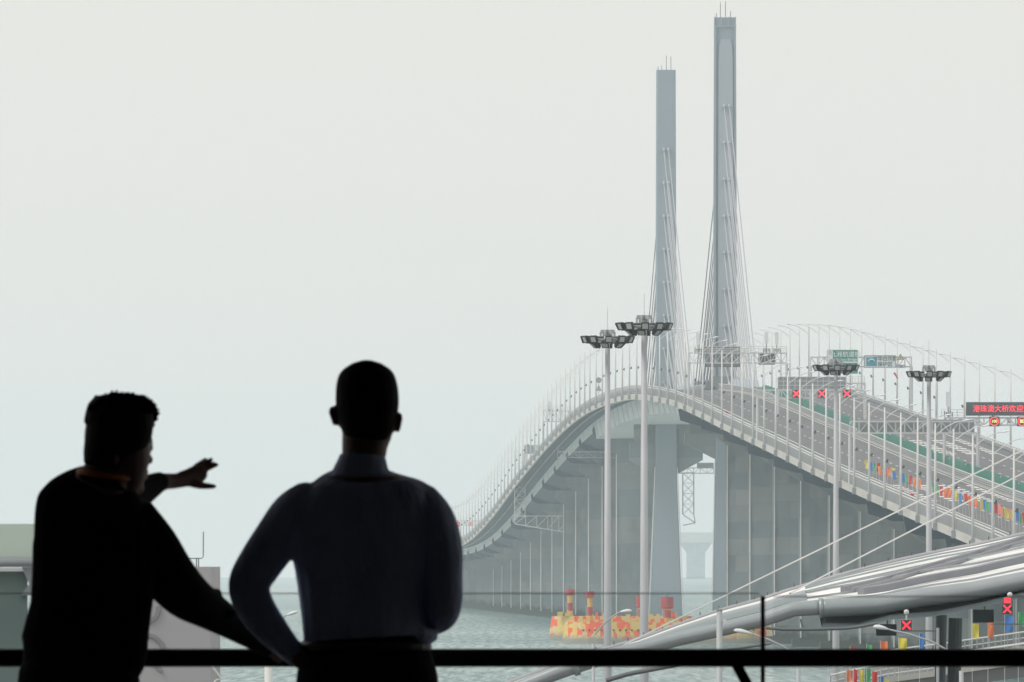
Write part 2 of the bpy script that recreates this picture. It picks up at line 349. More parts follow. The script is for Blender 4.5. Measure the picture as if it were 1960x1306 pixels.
# pylons
def pylon(D, label, recess, wtop, wdeck, wlow, wbase):
    x = Xm(D); zt = 121.7; zd = Zr(D)
    py = thing('pylon', label, None, (x - wloc(bridge).x, D - 2500, 0)); py.parent = bridge; py.location = (x - Xm(2500), D - 2500, 0)
    def fr(z):
        pts = [(-3, wbase/2, 6.0), (zd-15, wlow/2, 5.2), (zd-8, wlow/2, 5), (zd, wdeck/2, 5), (80, (wtop/2+.12), 3.6), (zt, wtop/2, 2.4)]
        for i in range(len(pts)-1):
            if z <= pts[i+1][0]:
                t = (z-pts[i][0])/(pts[i+1][0]-pts[i][0]); return [pts[i][k]+(pts[i+1][k]-pts[i][k])*t for k in (1, 2)]
        return pts[-1][1:]
    zs = [-3, zd-15, zd-8, zd, 65, 80, 95, 108, zt - 3.5, zt]
    rs = []
    for z in zs:
        hw, hd = fr(z); c = .25
        rs.append([(x-hw+c, D-hd, z), (x+hw-c, D-hd, z), (x+hw, D-hd+c, z), (x+hw, D+hd-c, z), (x+hw-c, D+hd, z), (x-hw+c, D+hd, z), (x-hw, D+hd-c, z), (x-hw, D-hd+c, z)])
    b = MB().rings(rs); b.build('shaft', M['pylon'], py)
    if recess:          # light central anchor panel between two darker ribs
        b = MB(); rr = []
        for z, k in ((zd + 1, 1), (65, 1), (80, 1), (95, 1), (113.5, 1), (116.3, .9), (117.4, .62)):
            hw, hd = fr(z); l_, r_ = -hw + .85, hw - .65
            m_ = (l_ + r_) / 2; l_ = m_ + (l_ - m_) * k; r_ = m_ + (r_ - m_) * k
            rr.append([(x+l_, D-hd-.28, z), (x+r_, D-hd-.28, z), (x+r_, D-hd+.1, z), (x+l_, D-hd+.1, z)])
        b.rings(rr); b.build('anchor_panel', M['pylonlight'], py)
        for s in (-1, 1):
            b = MB(); rr = []
            for z in (zd+1, 65, 80, 95, 108, zt-3.5, zt - 1.8):
                hw, hd = fr(z); xx = s * (hw - .22)
                rr.append([(x+xx-.2, D-hd-.5, z), (x+xx+.2, D-hd-.5, z), (x+xx+.2, D-hd+.1, z), (x+xx-.2, D-hd+.1, z)])
            b.rings(rr); b.build('edge_rib', M['pylon'], py)
        b = MB(); hw, hd = fr(zt)
        for s in (-1, -.33, .33, 1):
            b.box((x+s*(hw-.1)-.1, D-hd-.3, zt-1.6), (x+s*(hw-.1)+.1, D-hd, zt+.1))
        b.box((x-hw-.1, D-hd-.3, zt-1.85), (x+hw+.1, D-hd+.02, zt-1.65))
        b.build('crown', M['pylonlight'], py)
    b = MB(); hw, hd = fr(zt)
    for dx, h in ((-1.7, .9), (-.9, 3.0 if recess else 1.0), (.1, 3.2), (1.1, 1.3 if recess else 3.0)):
        b.tube([(x+dx, D, zt-.02), (x+dx, D, zt+h)], .07, 5)
    b.build('antenna', M['darksteel'], py)
    # cap under the deck
    b = MB(); zc = zd - 8.6; hw = wlow/2 - .02
    kv = 2.0 if recess else 3.8
    b.prism([(x-8, zc), (x-8, zc-kv), (x-hw, zc-kv-3.1), (x+hw, zc-kv-3.1), (x+8, zc-kv), (x+8, zc)], D-4, D+4)
    b.box((x-7, D-3.2, zc), (x+7, D+3.2, zd-4.72))
    b.build('pylon_cap', M['pier'], py)
    b = MB().box((x-9, D-12, -2), (x+9, D+12, 2.2)); b.build('pile_cap', M['pier'], py)
    for s in (-1, 1):
        b = MB().tube([(x + s*(wbase/2+.05), D-6, 2.5), (x+s*(wlow/2+.12), D-5, zc-5.4)], .12, 6); b.build('drain_pipe', M['white'], py)
    # cables
    for i in range(8):
        za = 104.3 - 7.25 * i; dd = 118 - 12.6 * i
        hw, hd = fr(za)
        for sy in (-1, 1):
            for sx in (-1, 1):
                xa = x + (.28 if recess else 0) + sx * .5
                a_ = Vector((xa, D + sy*(hd+.25), za)); q = P(D + sy*dd, sx*.5, .9)
                b = MB().tube([a_, q], .12, 6, False)
                c_ = b.build('stay_cable', M['cable'], py)
                b = MB(); t = (q - a_).normalized(); b.tube([a_ - t*.5, a_ + t*1.0], .3, 8); b.build('cable_socket', M['pylonlight'], c_)
                MB().tube([q - t*3.2, q], .26, 8).build('deck_anchor', M['pylonlight'], c_)
    return py
p1 = pylon(2536, 'nearer and taller-looking pylon with a pale recessed centre strip', True, 4.3, 4.5, 3.8, 5.4)
p2 = pylon(2804, 'farther plain-faced pylon left of the nearer one', False, 4.2, 4.5, 4.6, 7.5)
# concrete plinths round the near pylon foot at deck level
b = MB()
for D, s in ((2536, 1), (2804, 1)):
    x = Xm(D); z = Zr(D)
    b.prism([(x-4.2, z), (x-3.6, z+1.4), (x-2.4, z+2.6), (x+2.4, z+2.6), (x+3.4, z+1.6), (x+4.0, z)], D-5.6, D+5.6)
b.build('pylon_plinth', M['pier'], bridge)
# ------------------------------------------------------------------ roads
def strip(mb, o0, o1, a, b_, z, st=12):
    ds = Ds(a, b_, st); base = len(mb.v)
    for D in ds: mb.v += [P(D, o0, z), P(D, o1, z)]
    for i in range(len(ds)-1): mb.f.append((base+2*i, base+2*i+1, base+2*i+3, base+2*i+2))
for s in (-1, 1):
    b = MB(); strip(b, *( (-15.9, -1.7) if s < 0 else (1.7, 15.9)), D0, D1, .0); tag(b.build('road', M['asphalt'], recalc=False), kind='structure')
b = MB()
for s in (-1, 1):
    for o_ in (2.25, 13.55):
        strip(b, min(s*o_, s*(o_+.2)), max(s*o_, s*(o_+.2)), D0, 3000, .012)
    for o_ in (6.0, 9.75):
        D = D0 + 3
        while D < 3000:
            strip(b, s*o_-.09, s*o_+.09, D, D + 6, .012, 6); D += 15
# broad slow-down bars
    for k in range(9):
        D = (1690 if s < 0 else 1950) + k * 10
        for c in (4.1, 7.9, 11.6):
            for e in (-1, 1):
                wd = 1.0 - .05 * (k % 3)
                strip(b, s*c + e*1.25 - .5*wd, s*c + e*1.25 + .5*wd, D + (c * .3), D + 4.5 + (c * .3), .012, 3)
tag(b.build('road_marking', M['paint'], recalc=False), kind='structure')
# ------------------------------------------------------------------ guardrails
def side_fence(s, label, a, b_):
    t = thing('guardrail', label, 'guardrail', P(a, s*16.55, -1.0), 'guardrails along the bridge deck')
    for z in (.88, .52):
        b = MB(); sweep(b, [(s*16.55-.07, z-.06), (s*16.55+.07, z-.06), (s*16.55+.07, z+.06), (s*16.55-.07, z+.06)], a, b_); b.build('top_rail', M['white'], t)
    for z in (.15, -.25, -.6, -.9):
        b = MB(); sweep(b, [(s*16.55-.05, z-.05), (s*16.55+.05, z-.05), (s*16.55+.05, z+.05), (s*16.55-.05, z+.05)], a, b_); b.build('lower_rail', M['rail'], t)
    b = MB(); D = a
    while D < b_:
        b.box(tuple(P(D, s*16.55-.06, -1.0)), tuple(P(D, s*16.55+.06, .9) + Vector((0, .16, 0)))); D += 3.55
    b.build('fence_posts', M['rail'], t)['kind'] = 'stuff'
    b = MB(); D = a
    while D < min(b_, 2500):
        p = P(D, s*16.62, -.95); q = P(D, s*16.62, .45)
        b.bar(p, q, .07, .09); D += .9 if s > 0 else .55
    b.build('fence_pickets', M['rail'], t)['kind'] = 'stuff'
side_fence(-1, 'grey lattice guardrail with two white top rails along the bridge\'s left edge', 1300, 4700)
side_fence(1, 'grey guardrail along the far right edge of the bridge deck', 1300, 4700)
for s in (-1, 1):
    t = thing('median_barrier', 'four-rail steel median barrier on the ' + ('left' if s < 0 else 'right') + ' side of the central reserve', 'barrier', P(1300, s*1.5, 0), 'median barriers')
    for z in (.25, .55, .85, 1.15):
        b = MB(); sweep(b, [(s*1.5-.06, z-.07), (s*1.5+.06, z-.07), (s*1.5+.06, z+.07), (s*1.5-.06, z+.07)], 1300, 4300); b.build('barrier_rail', M['white'] if z > 1 else M['rail'], t)
    b = MB(); sweep(b, [(s*1.5-.2, -.01), (s*1.5+.2, -.01), (s*1.5+.15, .12), (s*1.5-.15, .12)], 1300, 4300); b.build('kerb', M['fascia'], t)
    b = MB(); D = 1300
    while D < 3000:
        b.box(tuple(P(D, s*1.5-.08, 0)), tuple(P(D, s*1.5+.08, 1.15) + Vector((0, .16, 0)))); D += 3.55
    b.build('barrier_posts', M['rail'], t)['kind'] = 'stuff'
t = thing('anti_glare_screen', 'teal green anti-glare screen standing in the central reserve', 'screen', P(1300, 0, 0))
D = 1300
while D < 2370:
    if True:
        L = 35.3; b = MB(); ds = Ds(D, D+L, 5)
        rr = []
        for i, d in enumerate(ds):
            h = 1.2 if i == len(ds)-1 else 1.85
            rr.append([P(d, .35, .25), P(d, .45, .25), P(d, .45, h), P(d, .35, h)])
        b.rings(rr); b.build('screen_panel', M['green'], t)
    D += 35.5
# ------------------------------------------------------------------ bridge lamp posts
def lamp_proto(s, H):
    t = thing('lamp_post', '', 'lamp post', (0, 0, 0), 'lamp posts along the bridge')
    b = MB().tube([(0, 0, 0), (0, 0, H*.5), (0, 0, H)], [.19, .15, .10], 8); b.build('pole', M['white'], t, True)
    b = MB(); pts = []
    for i in range(7):
        u = i / 6; pts.append((-s*(u*3.5), 0, H - 1.6 + 1.9 * (1 - (1-u)**1.7)))
    b.tube(pts, [.06]*7, 5); b.build('arm', M['white'], t)
    e = Vector(pts[-1]); b = MB()
    b.rings([[(e.x - s*dx, dy, e.z + dx*.18 + dz) for dy, dz in ((-wy, 0), (0, -hz), (wy, 0), (0, hz*1.3))] for dx, wy, hz in ((-.1, .05, .03), (.2, .16, .09), (.6, .18, .1), (1.0, .03, .02))])
    b.build('lamp_head', M['signwhite'], t)
    b = MB().tube([(-s*.15, -.05, 5.2), (-s*.45, -.1, 5.6)], [.08, .14], 6); b.tube([(-s*.4, -.1, 5.1), (-s*.4, -.1, 5.5)], .07, 6); b.build('loudspeaker', M['black'], t)
    b = MB().box((-.3, -.4, -.95), (.3, .4, -.02)); b.build('base_bracket', M['panelgrey'], t)
    return t
ONES = 'first second third fourth fifth sixth seventh eighth ninth tenth eleventh twelfth thirteenth fourteenth fifteenth sixteenth seventeenth eighteenth nineteenth'.split()
def nth(i):
    if i < 20: return ONES[i-1]
    t_, o_ = divmod(i, 10)
    return ['twentieth', 'thirtieth', 'fortieth'][t_-2] if o_ == 0 else ['twenty', 'thirty', 'forty'][t_-2] + '-' + ONES[o_-1]
def row(s, H, ds, words):
    pr = lamp_proto(s, H); n = len(ds)
    for i, D in enumerate(ds):
        t = pr if i == 0 else copy_tree(pr)
        t.location = P(D, s*17.05, -1.0)
        t['label'] = ('white curved-arm lamp post on the bridge\'s %s edge, %s from the viewer' % (words, nth(i+1))) if i < 40 else 'distant lamp post, one of the dense far row on the bridge\'s falling left edge'
        if i >= 40: t['group'] = 'distant lamp posts on the falling slope'
ldl = [1486 + 35.3*i for i in range(38)]
ldl += [ldl[-1] + 30 * (i+1) for i in range(56)]
row(-1, 12.6, ldl, 'left')
ldr = [1941 + 35.5*i for i in range(26)]
row(1, 13.5, ldr, 'right')
# ------------------------------------------------------------------ gantries
def truss(mb, x0, x1, y, z0, z1, n, r=.11, dep=1.2, back=True):
    for yy in (y, y + dep):
        mb.bar((x0, yy, z0), (x1, yy, z0), r*2); mb.bar((x0, yy, z1), (x1, yy, z1), r*2)
        for i in range(n+1):
            xx = x0 + (x1-x0)*i/n; mb.bar((xx, yy, z0), (xx, yy, z1), r*1.2)
            if i < n:
                x2 = x0 + (x1-x0)*(i+1)/n
                if i % 2: mb.bar((xx, yy, z0), (x2, yy, z1), r*1.1)
                else: mb.bar((xx, yy, z1), (x2, yy, z0), r*1.1)
    for i in range(0, n+1):
        xx = x0 + (x1-x0)*i/n
        for z in (z0, z1): mb.bar((xx, y, z), (xx, y+dep, z), r)
def gantry(label, D, xa, xb, ya, yb, n=14, rail=None, legs=(True, True), floor=None):
    x0 = W(xa, 0, D).x; x1 = W(xb, 0, D).x; z1 = W(0, ya, D).z; z0 = W(0, yb, D).z
    t = thing('sign_gantry', label, 'gantry', (x0, D, Zr(D)), 'gantries over the bridge road')
    b = MB(); truss(b, x0, x1, D, z0, z1, n); b.build('truss', M['steel'], t)
    for k, xx in enumerate((x0, x1)):
        if legs[k]:
            b = MB()
            for yy in (D, D+1.2): b.tube([(xx, yy, Zr(D)-1.0), (xx, yy, z0)], .22, 8)
            for i in range(3):
                zz = Zr(D) + (z0-Zr(D))*(i+.5)/3; b.bar((xx, D, zz), (xx, D+1.2, zz), .12)
            b.build('leg', M['steel'], t)
    if rail:
        b = MB(); xr0 = W(rail[0], 0, D).x; xr1 = W(rail[1], 0, D).x
        for yy in (D, D+1.2):
            for h in (.4, .8, 1.2): b.bar((xr0, yy, z1+h), (xr1, yy, z1+h), .07)
            m_ = int((xr1-xr0)/1.3)+1
            for i in range(m_+1): b.bar((xr0+(xr1-xr0)*i/m_, yy, z1), (xr0+(xr1-xr0)*i/m_, yy, z1+1.2), .07)
        b.build('walkway_railing', M['white'], t)
    return t, x0, x1, z0, z1
def board(name, label, cat, D, xa, ya, xb, yb, m, dy=-.35, th=.25, frame=None, grid=None, group=None):
    a = W(xa, yb, D); c = W(xb, ya, D); y = D + dy
    t = thing(name, label, cat, ((a.x+c.x)/2, y, a.z), group)
    MB().box((a.x, y-th/2, a.z), (c.x, y+th/2, c.z)).build('panel', m, t)
    if frame:
        b = MB(); r = .07
        for p, q in (((a.x, a.z), (c.x, a.z)), ((c.x, a.z), (c.x, c.z)), ((c.x, c.z), (a.x, c.z)), ((a.x, c.z), (a.x, a.z))):
            b.bar((p[0], y-th/2-.03, p[1]), (q[0], y-th/2-.03, q[1]), r*2, .12)
        b.build('frame', frame, t)
    if grid:
        b = MB(); nx, nz = grid
        for i in range(nx+1):
            xx = a.x + (c.x-a.x)*i/nx; b.bar((xx, y-th/2-.06, a.z), (xx, y-th/2-.06, c.z), .14)
        for i in range(nz+1):
            zz = a.z + (c.z-a.z)*i/nz; b.bar((a.x, y-th/2-.09, zz), (c.x, y-th/2-.09, zz), .14)
        b.build('back_ribs', M['steel'], t)
    return t
def antenna(label, D, x, ya, yb, base_y):
    p = W(x, yb, D); q = W(x, ya, D)
    t = thing('cell_antenna', label, 'antenna', (p.x, D+.5, W(0, base_y, D).z), 'white panel antennas on the gantries')
    MB().box((p.x-.33, D+.35, p.z), (p.x+.33, D+.65, q.z)).build('panel', M['signwhite'], t)
    b = MB().tube([(p.x, D+.5, W(0, base_y, D).z), (p.x, D+.5, p.z)], .09, 6)
    zb = W(0, base_y, D).z
    for k in range(5): b.box((p.x-.6+.28*k, D+.2, zb+.1+.17*(k % 2)), (p.x-.42+.28*k, D+.8, zb+.9-.12*(k % 3)))
    b.build('mounting', M['darksteel'], t)
def red_x(label, D, x, y, half, group, dy=-.5, hang=None):
    c = W(x, y, D); h = half / F * D; c.y = D + dy
    t = thing('lane_signal', label, 'lane signal', (c.x, c.y, c.z - h), group)
    MB().box((c.x-h, c.y-.0, c.z-h), (c.x+h, c.y+.25*min(1, h/.3), c.z+h)).build('housing', M['ledblack'], t)
    b = MB(); k = h*.78
    for s in (-1, 1): b.bar((c.x-k, c.y-.02-.01*s, c.z-k*s), (c.x+k, c.y-.02-.01*s, c.z+k*s), h*.3, .03*h, up=(0, 1, 0))
    MBf = b.build('red_cross', M['ledred'], t)
    return t
# G1
gantry('long truss gantry with railed walkway just in front of the nearer pylon', 2330, 1318, 1506, 676, 695, 18, (1318, 1506))
board('sign_board', 'wide dark sign back on the gantry before the nearer pylon', 'sign', 2330, 1350, 664, 1416, 702, M['panelgrey'], dy=1.6, frame=M['darksteel'])
board('sign_board', 'small dark sign back below twin white antennas', 'sign', 2330, 1452, 677, 1484, 698, M['darksteel'], dy=1.6)
antenna('leftmost white panel antenna on the gantry before the pylon', 2330, 1336, 637, 660, 676)
antenna('left one of twin white panel antennas above small sign', 2330, 1467, 636, 658, 676)
antenna('right one of twin white panel antennas above small sign', 2330, 1487, 636, 660, 676)
# G2
g = gantry('truss gantry carrying three red cross lane signals', 2081, 1450, 1657, 747, 762, 18, (1620, 1657))
for i, x in enumerate((1524, 1573, 1621)):
    red_x('red cross lane signal on the truss gantry, ' + ('leftmost of three', 'middle of three', 'rightmost of three')[i], 2081, x, 754, 8, 'red cross signals over the bridge')
# G2b
gantry('low gantry behind the red crosses holding a ribbed sign back', 2190, 1490, 1655, 734, 747, 12, (1620, 1655))
board('sign_board', 'large grey ribbed sign back behind the red cross gantry', 'sign', 2190, 1489, 722, 1619, 746, M['panelgrey'], frame=M['white'], grid=(12, 3))
# G3
gantry('sign gantry with green bridge-name sign and white dolphin sign', 2211, 1552, 1745, 684, 702, 15)
t = board('road_sign', 'green road sign with white Chinese bridge name', 'road sign', 2211, 1583, 670, 1642, 693, M['signgreen'], frame=M['signwhite'])
c = W(1618, 679, 2211); text_mesh('九洲航道桥', 1.05, M['signwhite'], t, 'lettering', (c.x, 2211-.5, c.z), bold=.012)
c = W(1620, 688.5, 2211); text_mesh('Jiuzhou Bridge', .62, M['signwhite'], t, 'lettering', (c.x, 2211-.5, c.z), bold=.008)
a = W(1584, 692, 2211); c2 = W(1594, 671, 2211); MB().box((a.x, 2211-.53, a.z), (c2.x, 2211-.49, c2.z)).build('white_margin', M['signwhite'], t)
c = W(1589, 676, 2211); text_mesh('凸', .6, M['signgreen'], t, 'symbol', (c.x, 2211-.55, c.z))
board('road_sign', 'lower green strip sign hanging under bridge-name sign', 'road sign', 2211, 1583, 694.5, 1642, 716, M['signgreen'], frame=M['signwhite'])
t = board('road_sign', 'white road sign with blue dolphin picture and Chinese text', 'road sign', 2211, 1654, 681, 1714, 704, M['signwhite'], frame=M['panelgrey'])
c = W(1694, 687.5, 2211); text_mesh('中华白海豚', .86, M['signdark'], t, 'lettering', (c.x, 2211-.5, c.z), bold=.01)
c = W(1694, 698, 2211); text_mesh('保护区', .86, M['signdark'], t, 'lettering', (c.x, 2211-.5, c.z), bold=.01)
a = W(1658, 701, 2211); c2 = W(1678, 684.5, 2211); MB().box((a.x, 2211-.53, a.z), (c2.x, 2211-.48, c2.z)).build('picture', M['signblue'], t)
b = MB(); cc = W(1668, 695, 2211); b.tube([(cc.x+.62*math.cos(u), 2211-.56, cc.z+.62*math.sin(u)) for u in [R(a_) for a_ in range(10, 171, 20)]], [.02, .06, .1, .13, .13, .11, .09, .06, .02], 6)
b.build('dolphin', M['signwhite'], t)
t = thing('warning_sign', 'yellow warning triangle at right end of sign gantry', 'warning sign', W(1723.5, 689, 2211) - Vector((0, .3, 0)))
a, c2, e = W(1716.5, 689, 2211), W(1730.5, 689, 2211), W(1723.5, 677, 2211)
MB().prism([(a.x, a.z), (c2.x, c2.z), (e.x, e.z)], 2211-.5, 2211-.35).build('border', M['signdark'], t)
m_ = (a + c2 + e) / 3
MB().prism([(m_.x+(p.x-m_.x)*.78, m_.z+(p.z-m_.z)*.78) for p in (a, c2, e)], 2211-.53, 2211-.501).build('face', M['signyellow'], t)
b = MB(); b.bar((m_.x, 2211-.55, m_.z-.12), (m_.x, 2211-.55, m_.z+.28), .09); b.box((m_.x-.05, 2211-.56, m_.z-.26), (m_.x+.05, 2211-.54, m_.z-.18)); b.build('symbol', M['signdark'], t)
t = board('plate_sign', 'small white plate below the yellow warning triangle', 'sign', 2211, 1716, 699.5, 1732, 704, M['signwhite'], frame=M['panelgrey'])
c = W(1724, 701.8, 2211); text_mesh('1公里', .3, M['signdark'], t, 'lettering', (c.x, 2211-.5, c.z))
# windsock
t = thing('windsock', 'small red windsock drooping from its post beside the right edge', 'windsock', P(2150, 17.0, -1))
p = W(1713, 716, 2150)
MB().tube([P(2150, 17.0, -1), Vector((P(2150, 17, 0).x, 2150, p.z+.3))], .08, 6).build('post', M['steel'], t)
b = MB().tube([p + Vector((-.15, 0, .2)), p + Vector((.15, 0, -.2)), p + Vector((.45, 0, -.8))], [.2, .17, .1], 10, False); b.build('sock', M['windsock'], t)
# G4
gantry('nearest truss gantry with full-width grey sign back', 1823, 1627, 1872, 807, 829, 14)
board('sign_board', 'full-width grey sign back inside the nearest truss gantry', 'sign', 1823, 1641, 803, 1866, 828, M['panelgrey'], dy=1.7)
b = None
# G5
gantry('right-hand truss gantry under the red LED message board', 1873, 1808, 2050, 800, 814, 16, (1802, 1848))
antenna('white panel antenna left of the LED message board', 1873, 1815, 750, 779, 799)
t = board('led_board', 'black LED board with red Chinese welcome message', 'led board', 1873, 1849, 770, 2040, 796, M['ledblack'], dy=-.1, th=.5)
c = W(1848 + 14.1*4 + 12, 783.5, 1873)
text_mesh('港珠澳大桥欢迎您', 1.12, M['ledred'], t, 'lettering', (W(1861 + 14*4, 0, 1873).x, 1873-.42, c.z), bold=.0, sx=.94)
for x, s_, w_ in ((1903, '100', 'one hundred'), (1956, '80', 'eighty')):
    c = W(x, 807, 1873); t = thing('speed_signal', 'round LED speed limit reading ' + w_ + ' under the message board', 'speed sign', (c.x, 1873-.3, c.z-.6))
    MB().box((c.x-.72, 1872.6, c.z-.72), (c.x+.72, 1872.85, c.z+.72)).build('housing', M['ledblack'], t)
    b = MB(); b.tube([(c.x+.60*math.cos(R(k*15)), 1872.55, c.z+.60*math.sin(R(k*15))) for k in range(25)], .06, 5, False); b.build('ring', M['ledred'], t)
    text_mesh(s_, .6 if len(s_) > 2 else .74, M['ledyellow'], t, 'lettering', (c.x, 1872.55, c.z), bold=.0, sx=.95)
# far gantries on the falling side
gantry('distant gantry with small antenna on the far falling slope', 3109, 1040, 1100, 787, 807, 10, (1040, 1096))
antenna('distant antenna on the gantry of the falling slope', 3109, 1052, 768, 784, 790)
gantry('distant gantry with grey sign backs over the falling road', 3250, 1004, 1080, 853, 868, 10)
for i, (a_, b_) in enumerate(((1004, 1025), (1028, 1047), (1050, 1068))):
    board('sign_board', 'small grey sign back on the distant gantry, ' + ('left of three', 'middle of three', 'right of three')[i], 'sign', 3250, a_, 853, b_, 868, M['panelgrey'])
gantry('farthest gantry low on the falling slope with red signals', 3830, 862, 934, 997, 1006, 10)
for i, x in enumerate((877, 900, 924)):
    red_x('tiny distant red lane signal, ' + ('leftmost', 'middle', 'rightmost')[i] + ' on the farthest gantry', 3830, x, 1003, 3.4, 'distant red lane signals')
red_x('tiny distant red signal below the farthest gantry', 3820, 872, 1013, 3, 'distant red lane signals')
# round + triangular sign backs left of the crest
t = thing('road_sign', 'grey backs of a round and a triangular sign on one post left of the crest', 'road sign', P(2740, -16.9, -1))
p = W(1146, 728, 2740); b = MB().tube([(p.x, 2740, p.z-4.5), (p.x, 2740, p.z+.4)], .09, 6); b.build('post', M['steel'], t)
b = MB().tube([(p.x, 2739.7, p.z), (p.x, 2739.85, p.z)], .62, 18); b.build('round_plate', M['panelgrey'], t)
MB().prism([(p.x-.65, p.z-2.3), (p.x+.65, p.z-2.3), (p.x, p.z-.9)], 2739.7, 2739.85).build('triangle_plate', M['panelgrey'], t)
# red fire boxes on the barrier
for i, (x, y, D) in enumerate(((1390, 783, 2195), (1737, 975, 1690), (1011, 902, 3200), (1725, 965, 1712))):
    p = P(D, -16.1, 0); t = thing('emergency_box', 'small red emergency box on the left guardrail, ' + ('near the crest', 'second from the viewer', 'far down the falling slope', 'beside the second one')[i], 'emergency box', p, 'red emergency boxes')
    MB().box((p.x-.25, D-.2, p.z), (p.x+.25, D+.2, p.z+.9)).build('cabinet', M['fred'], t); MB().prism([(p.x-.32, p.z+.9), (p.x+.32, p.z+.9), (p.x, p.z+1.15)], D-.28, D+.28).build('hood', M['fred'], t)
# ------------------------------------------------------------------ under-deck inspection gantries
def lattice_tower(mb, x0, x1, y, z0, z1, n, r=.1, dep=2.2):
    for yy in (y, y+dep):
        mb.bar((x0, yy, z0), (x0, yy, z1), r*2); mb.bar((x1, yy, z0), (x1, yy, z1), r*2)
        for i in range(n):
            a_ = z0+(z1-z0)*i/n; b_ = z0+(z1-z0)*(i+1)/n
            mb.bar((x0, yy, a_), (x1, yy, b_), r); mb.bar((x1, yy, a_), (x0, yy, b_), r); mb.bar((x0, yy, b_), (x1, yy, b_), r)
            mb.bar((x0, y, b_), (x0, y+dep, b_), r); mb.bar((x1, y, b_), (x1, y+dep, b_), r)
D = 3330
t = thing('inspection_gantry', 'white lattice inspection gantry hanging over the left edge of falling slope', 'inspection gantry', W(985, 1005, D), 'under-deck inspection gantries')
x0, x1 = W(985, 0, D).x, W(1005, 0, D).x
b = MB(); lattice_tower(b, x0, x1, D, W(0, 988, D).z, W(0, 861, D).z, 8); b.build('lattice_tower', M['white'], t)
b = MB(); xe = W(1112, 0, D).x; zt_, zb0, zb1 = W(0, 988, D).z, W(0, 1003, D).z, W(0, 1024, D).z
n = 6
for yy in (D, D+2.2):
    b.bar((x0, yy, zt_), (xe, yy, zt_), .22); b.bar((x0, yy, zb0), (xe, yy, zb1), .24)
    for i in range(n+1):
        xx = x0+(xe-x0)*i/n; zb = zb0+(zb1-zb0)*i/n; b.bar((xx, yy, zb), (xx, yy, zt_), .16)
        if i < n: b.bar((xx, yy, zb), (x0+(xe-x0)*(i+1)/n, yy, zt_), .16)
b.build('under_truss', M['white'], t)
D = 2925
t = thing('inspection_gantry', 'grey lattice inspection gantry hanging in the gap between the pylon legs', 'inspection gantry', W(1308, 1004, D), 'under-deck inspection gantries')
x0, x1 = W(1307, 0, D).x, W(1328, 0, D).x
b = MB(); lattice_tower(b, x0, x1, D, W(0, 985, D).z, W(0, 905, D).z, 4, .12)
b.bar((x0, D, W(0, 985, D).z), (x1+.3, D, W(0, 1001, D).z), .22); b.bar((x1, D, W(0, 985, D).z), (x1+.3, D, W(0, 1001, D).z), .22); b.bar((x0, D, W(0, 1006, D).z), (x1+.3, D, W(0, 1001, D).z), .22)
b.build('lattice_tower', M['rail'], t)
b = MB(); truss(b, W(1290, 0, D).x, W(1366, 0, D).x, D, W(0, 906, D).z, W(0, 896, D).z, 6, .09, 2.2); b.build('arm_truss', M['rail'], t)
b = MB().box((W(1334, 0, D).x, D-.1, W(0, 896, D).z), (W(1366, 0, D).x, D+.1, W(0, 886, D).z)); b.build('control_deck', M['panelgrey'], t)
D = 2950
t = thing('inspection_gantry', 'pale inspection gantry slung under the girder left of the masts', 'inspection gantry', W(1067, 885, D), 'under-deck inspection gantries')
b = MB(); truss(b, W(1067, 0, D).x, W(1180, 0, D).x, D, W(0, 876, D).z, W(0, 865, D).z, 8, .08, 2.0); b.build('under_truss', M['rail'], t)
b = MB()
for x in (1068, 1100, 1178): b.bar(W(x, 865, D), W(x, 858, D), .14)
b.build('hanger', M['rail'], t)
# ------------------------------------------------------------------ far bridge on the horizon
D = 13900
t = thing('distant_bridge', 'very faint bridge on the horizon glimpsed between the pylon legs', 'bridge', (210, D, 0))
MB().box((150, D, 39), (1200, D+30, 50)).build('deck', M['fascia'], t)
for x in range(120, 900, 150):
    xx = x + (1332-980)/F*D - 120
    b = MB().prism([(xx-10, -2), (xx-10, 28), (xx-18, 39), (xx+18, 39), (xx+10, 28), (xx+10, -2)], D+4, D+20); b.build('pier', M['pier'], t)
# ------------------------------------------------------------------ painted anti-collision caissons and their beacons
def caisson(label, D, xa, xb, h, depth, seed):
    rnd = random.Random(seed); a = W(xa, 0, D).x; c = W(xb, 0, D).x
    t = thing('collision_caisson', label, 'caisson', ((a+c)/2, D, 0), 'painted anti-collision caissons')
    def outline(g, z):
        r = depth/2; pts = []
        for k in range(13):
            an = math.pi/2 + math.pi*k/12; pts.append((a + r + (r+g)*math.cos(an), D + r + (r+g)*math.sin(an), z))
        for k in range(13):
            an = -math.pi/2 + math.pi*k/12; pts.append((c - r + (r+g)*math.cos(an), D + r + (r+g)*math.sin(an), z))
        return pts
    MB().rings([outline(.2, -1), outline(0, .9), outline(-.25, h*.55), outline(-.5, h)]).build('hull', M['caisson'], t)
    b = MB(); n = int((c-a)/1.5)
    for i in range(n):
        if rnd.random() < .55:
            xx = a + 1.5 + (c-a-3)*i/n; hh = .35 + .55*rnd.random()
            b.box((xx, D+.9, h-.02), (xx+.5+.7*rnd.random(), D+1.6, h+hh))
    b.build('bulwark_blocks', M['caisson'], t)
    b = MB(); m_ = int((c-a)/1.25)
    for i in range(m_):
        u = a + depth*.3 + (c-a-depth*.6)*i/(m_-1)
        if abs(u-a) < depth/2: yy = D + depth/2 - math.sqrt(max(0, (depth/2)**2-(a+depth/2-u)**2))
        else: yy = D
        b.tube([(u, yy+.1, h*.62), (u, yy+.5, h*.62)], .17, 8)
    b.build('portholes', M['soffit'], t)
    return t
caisson('farther orange and yellow painted caisson at the waterline, its rounded end leftmost', 2360, 1051, 1330, 4.3, 12, 1)
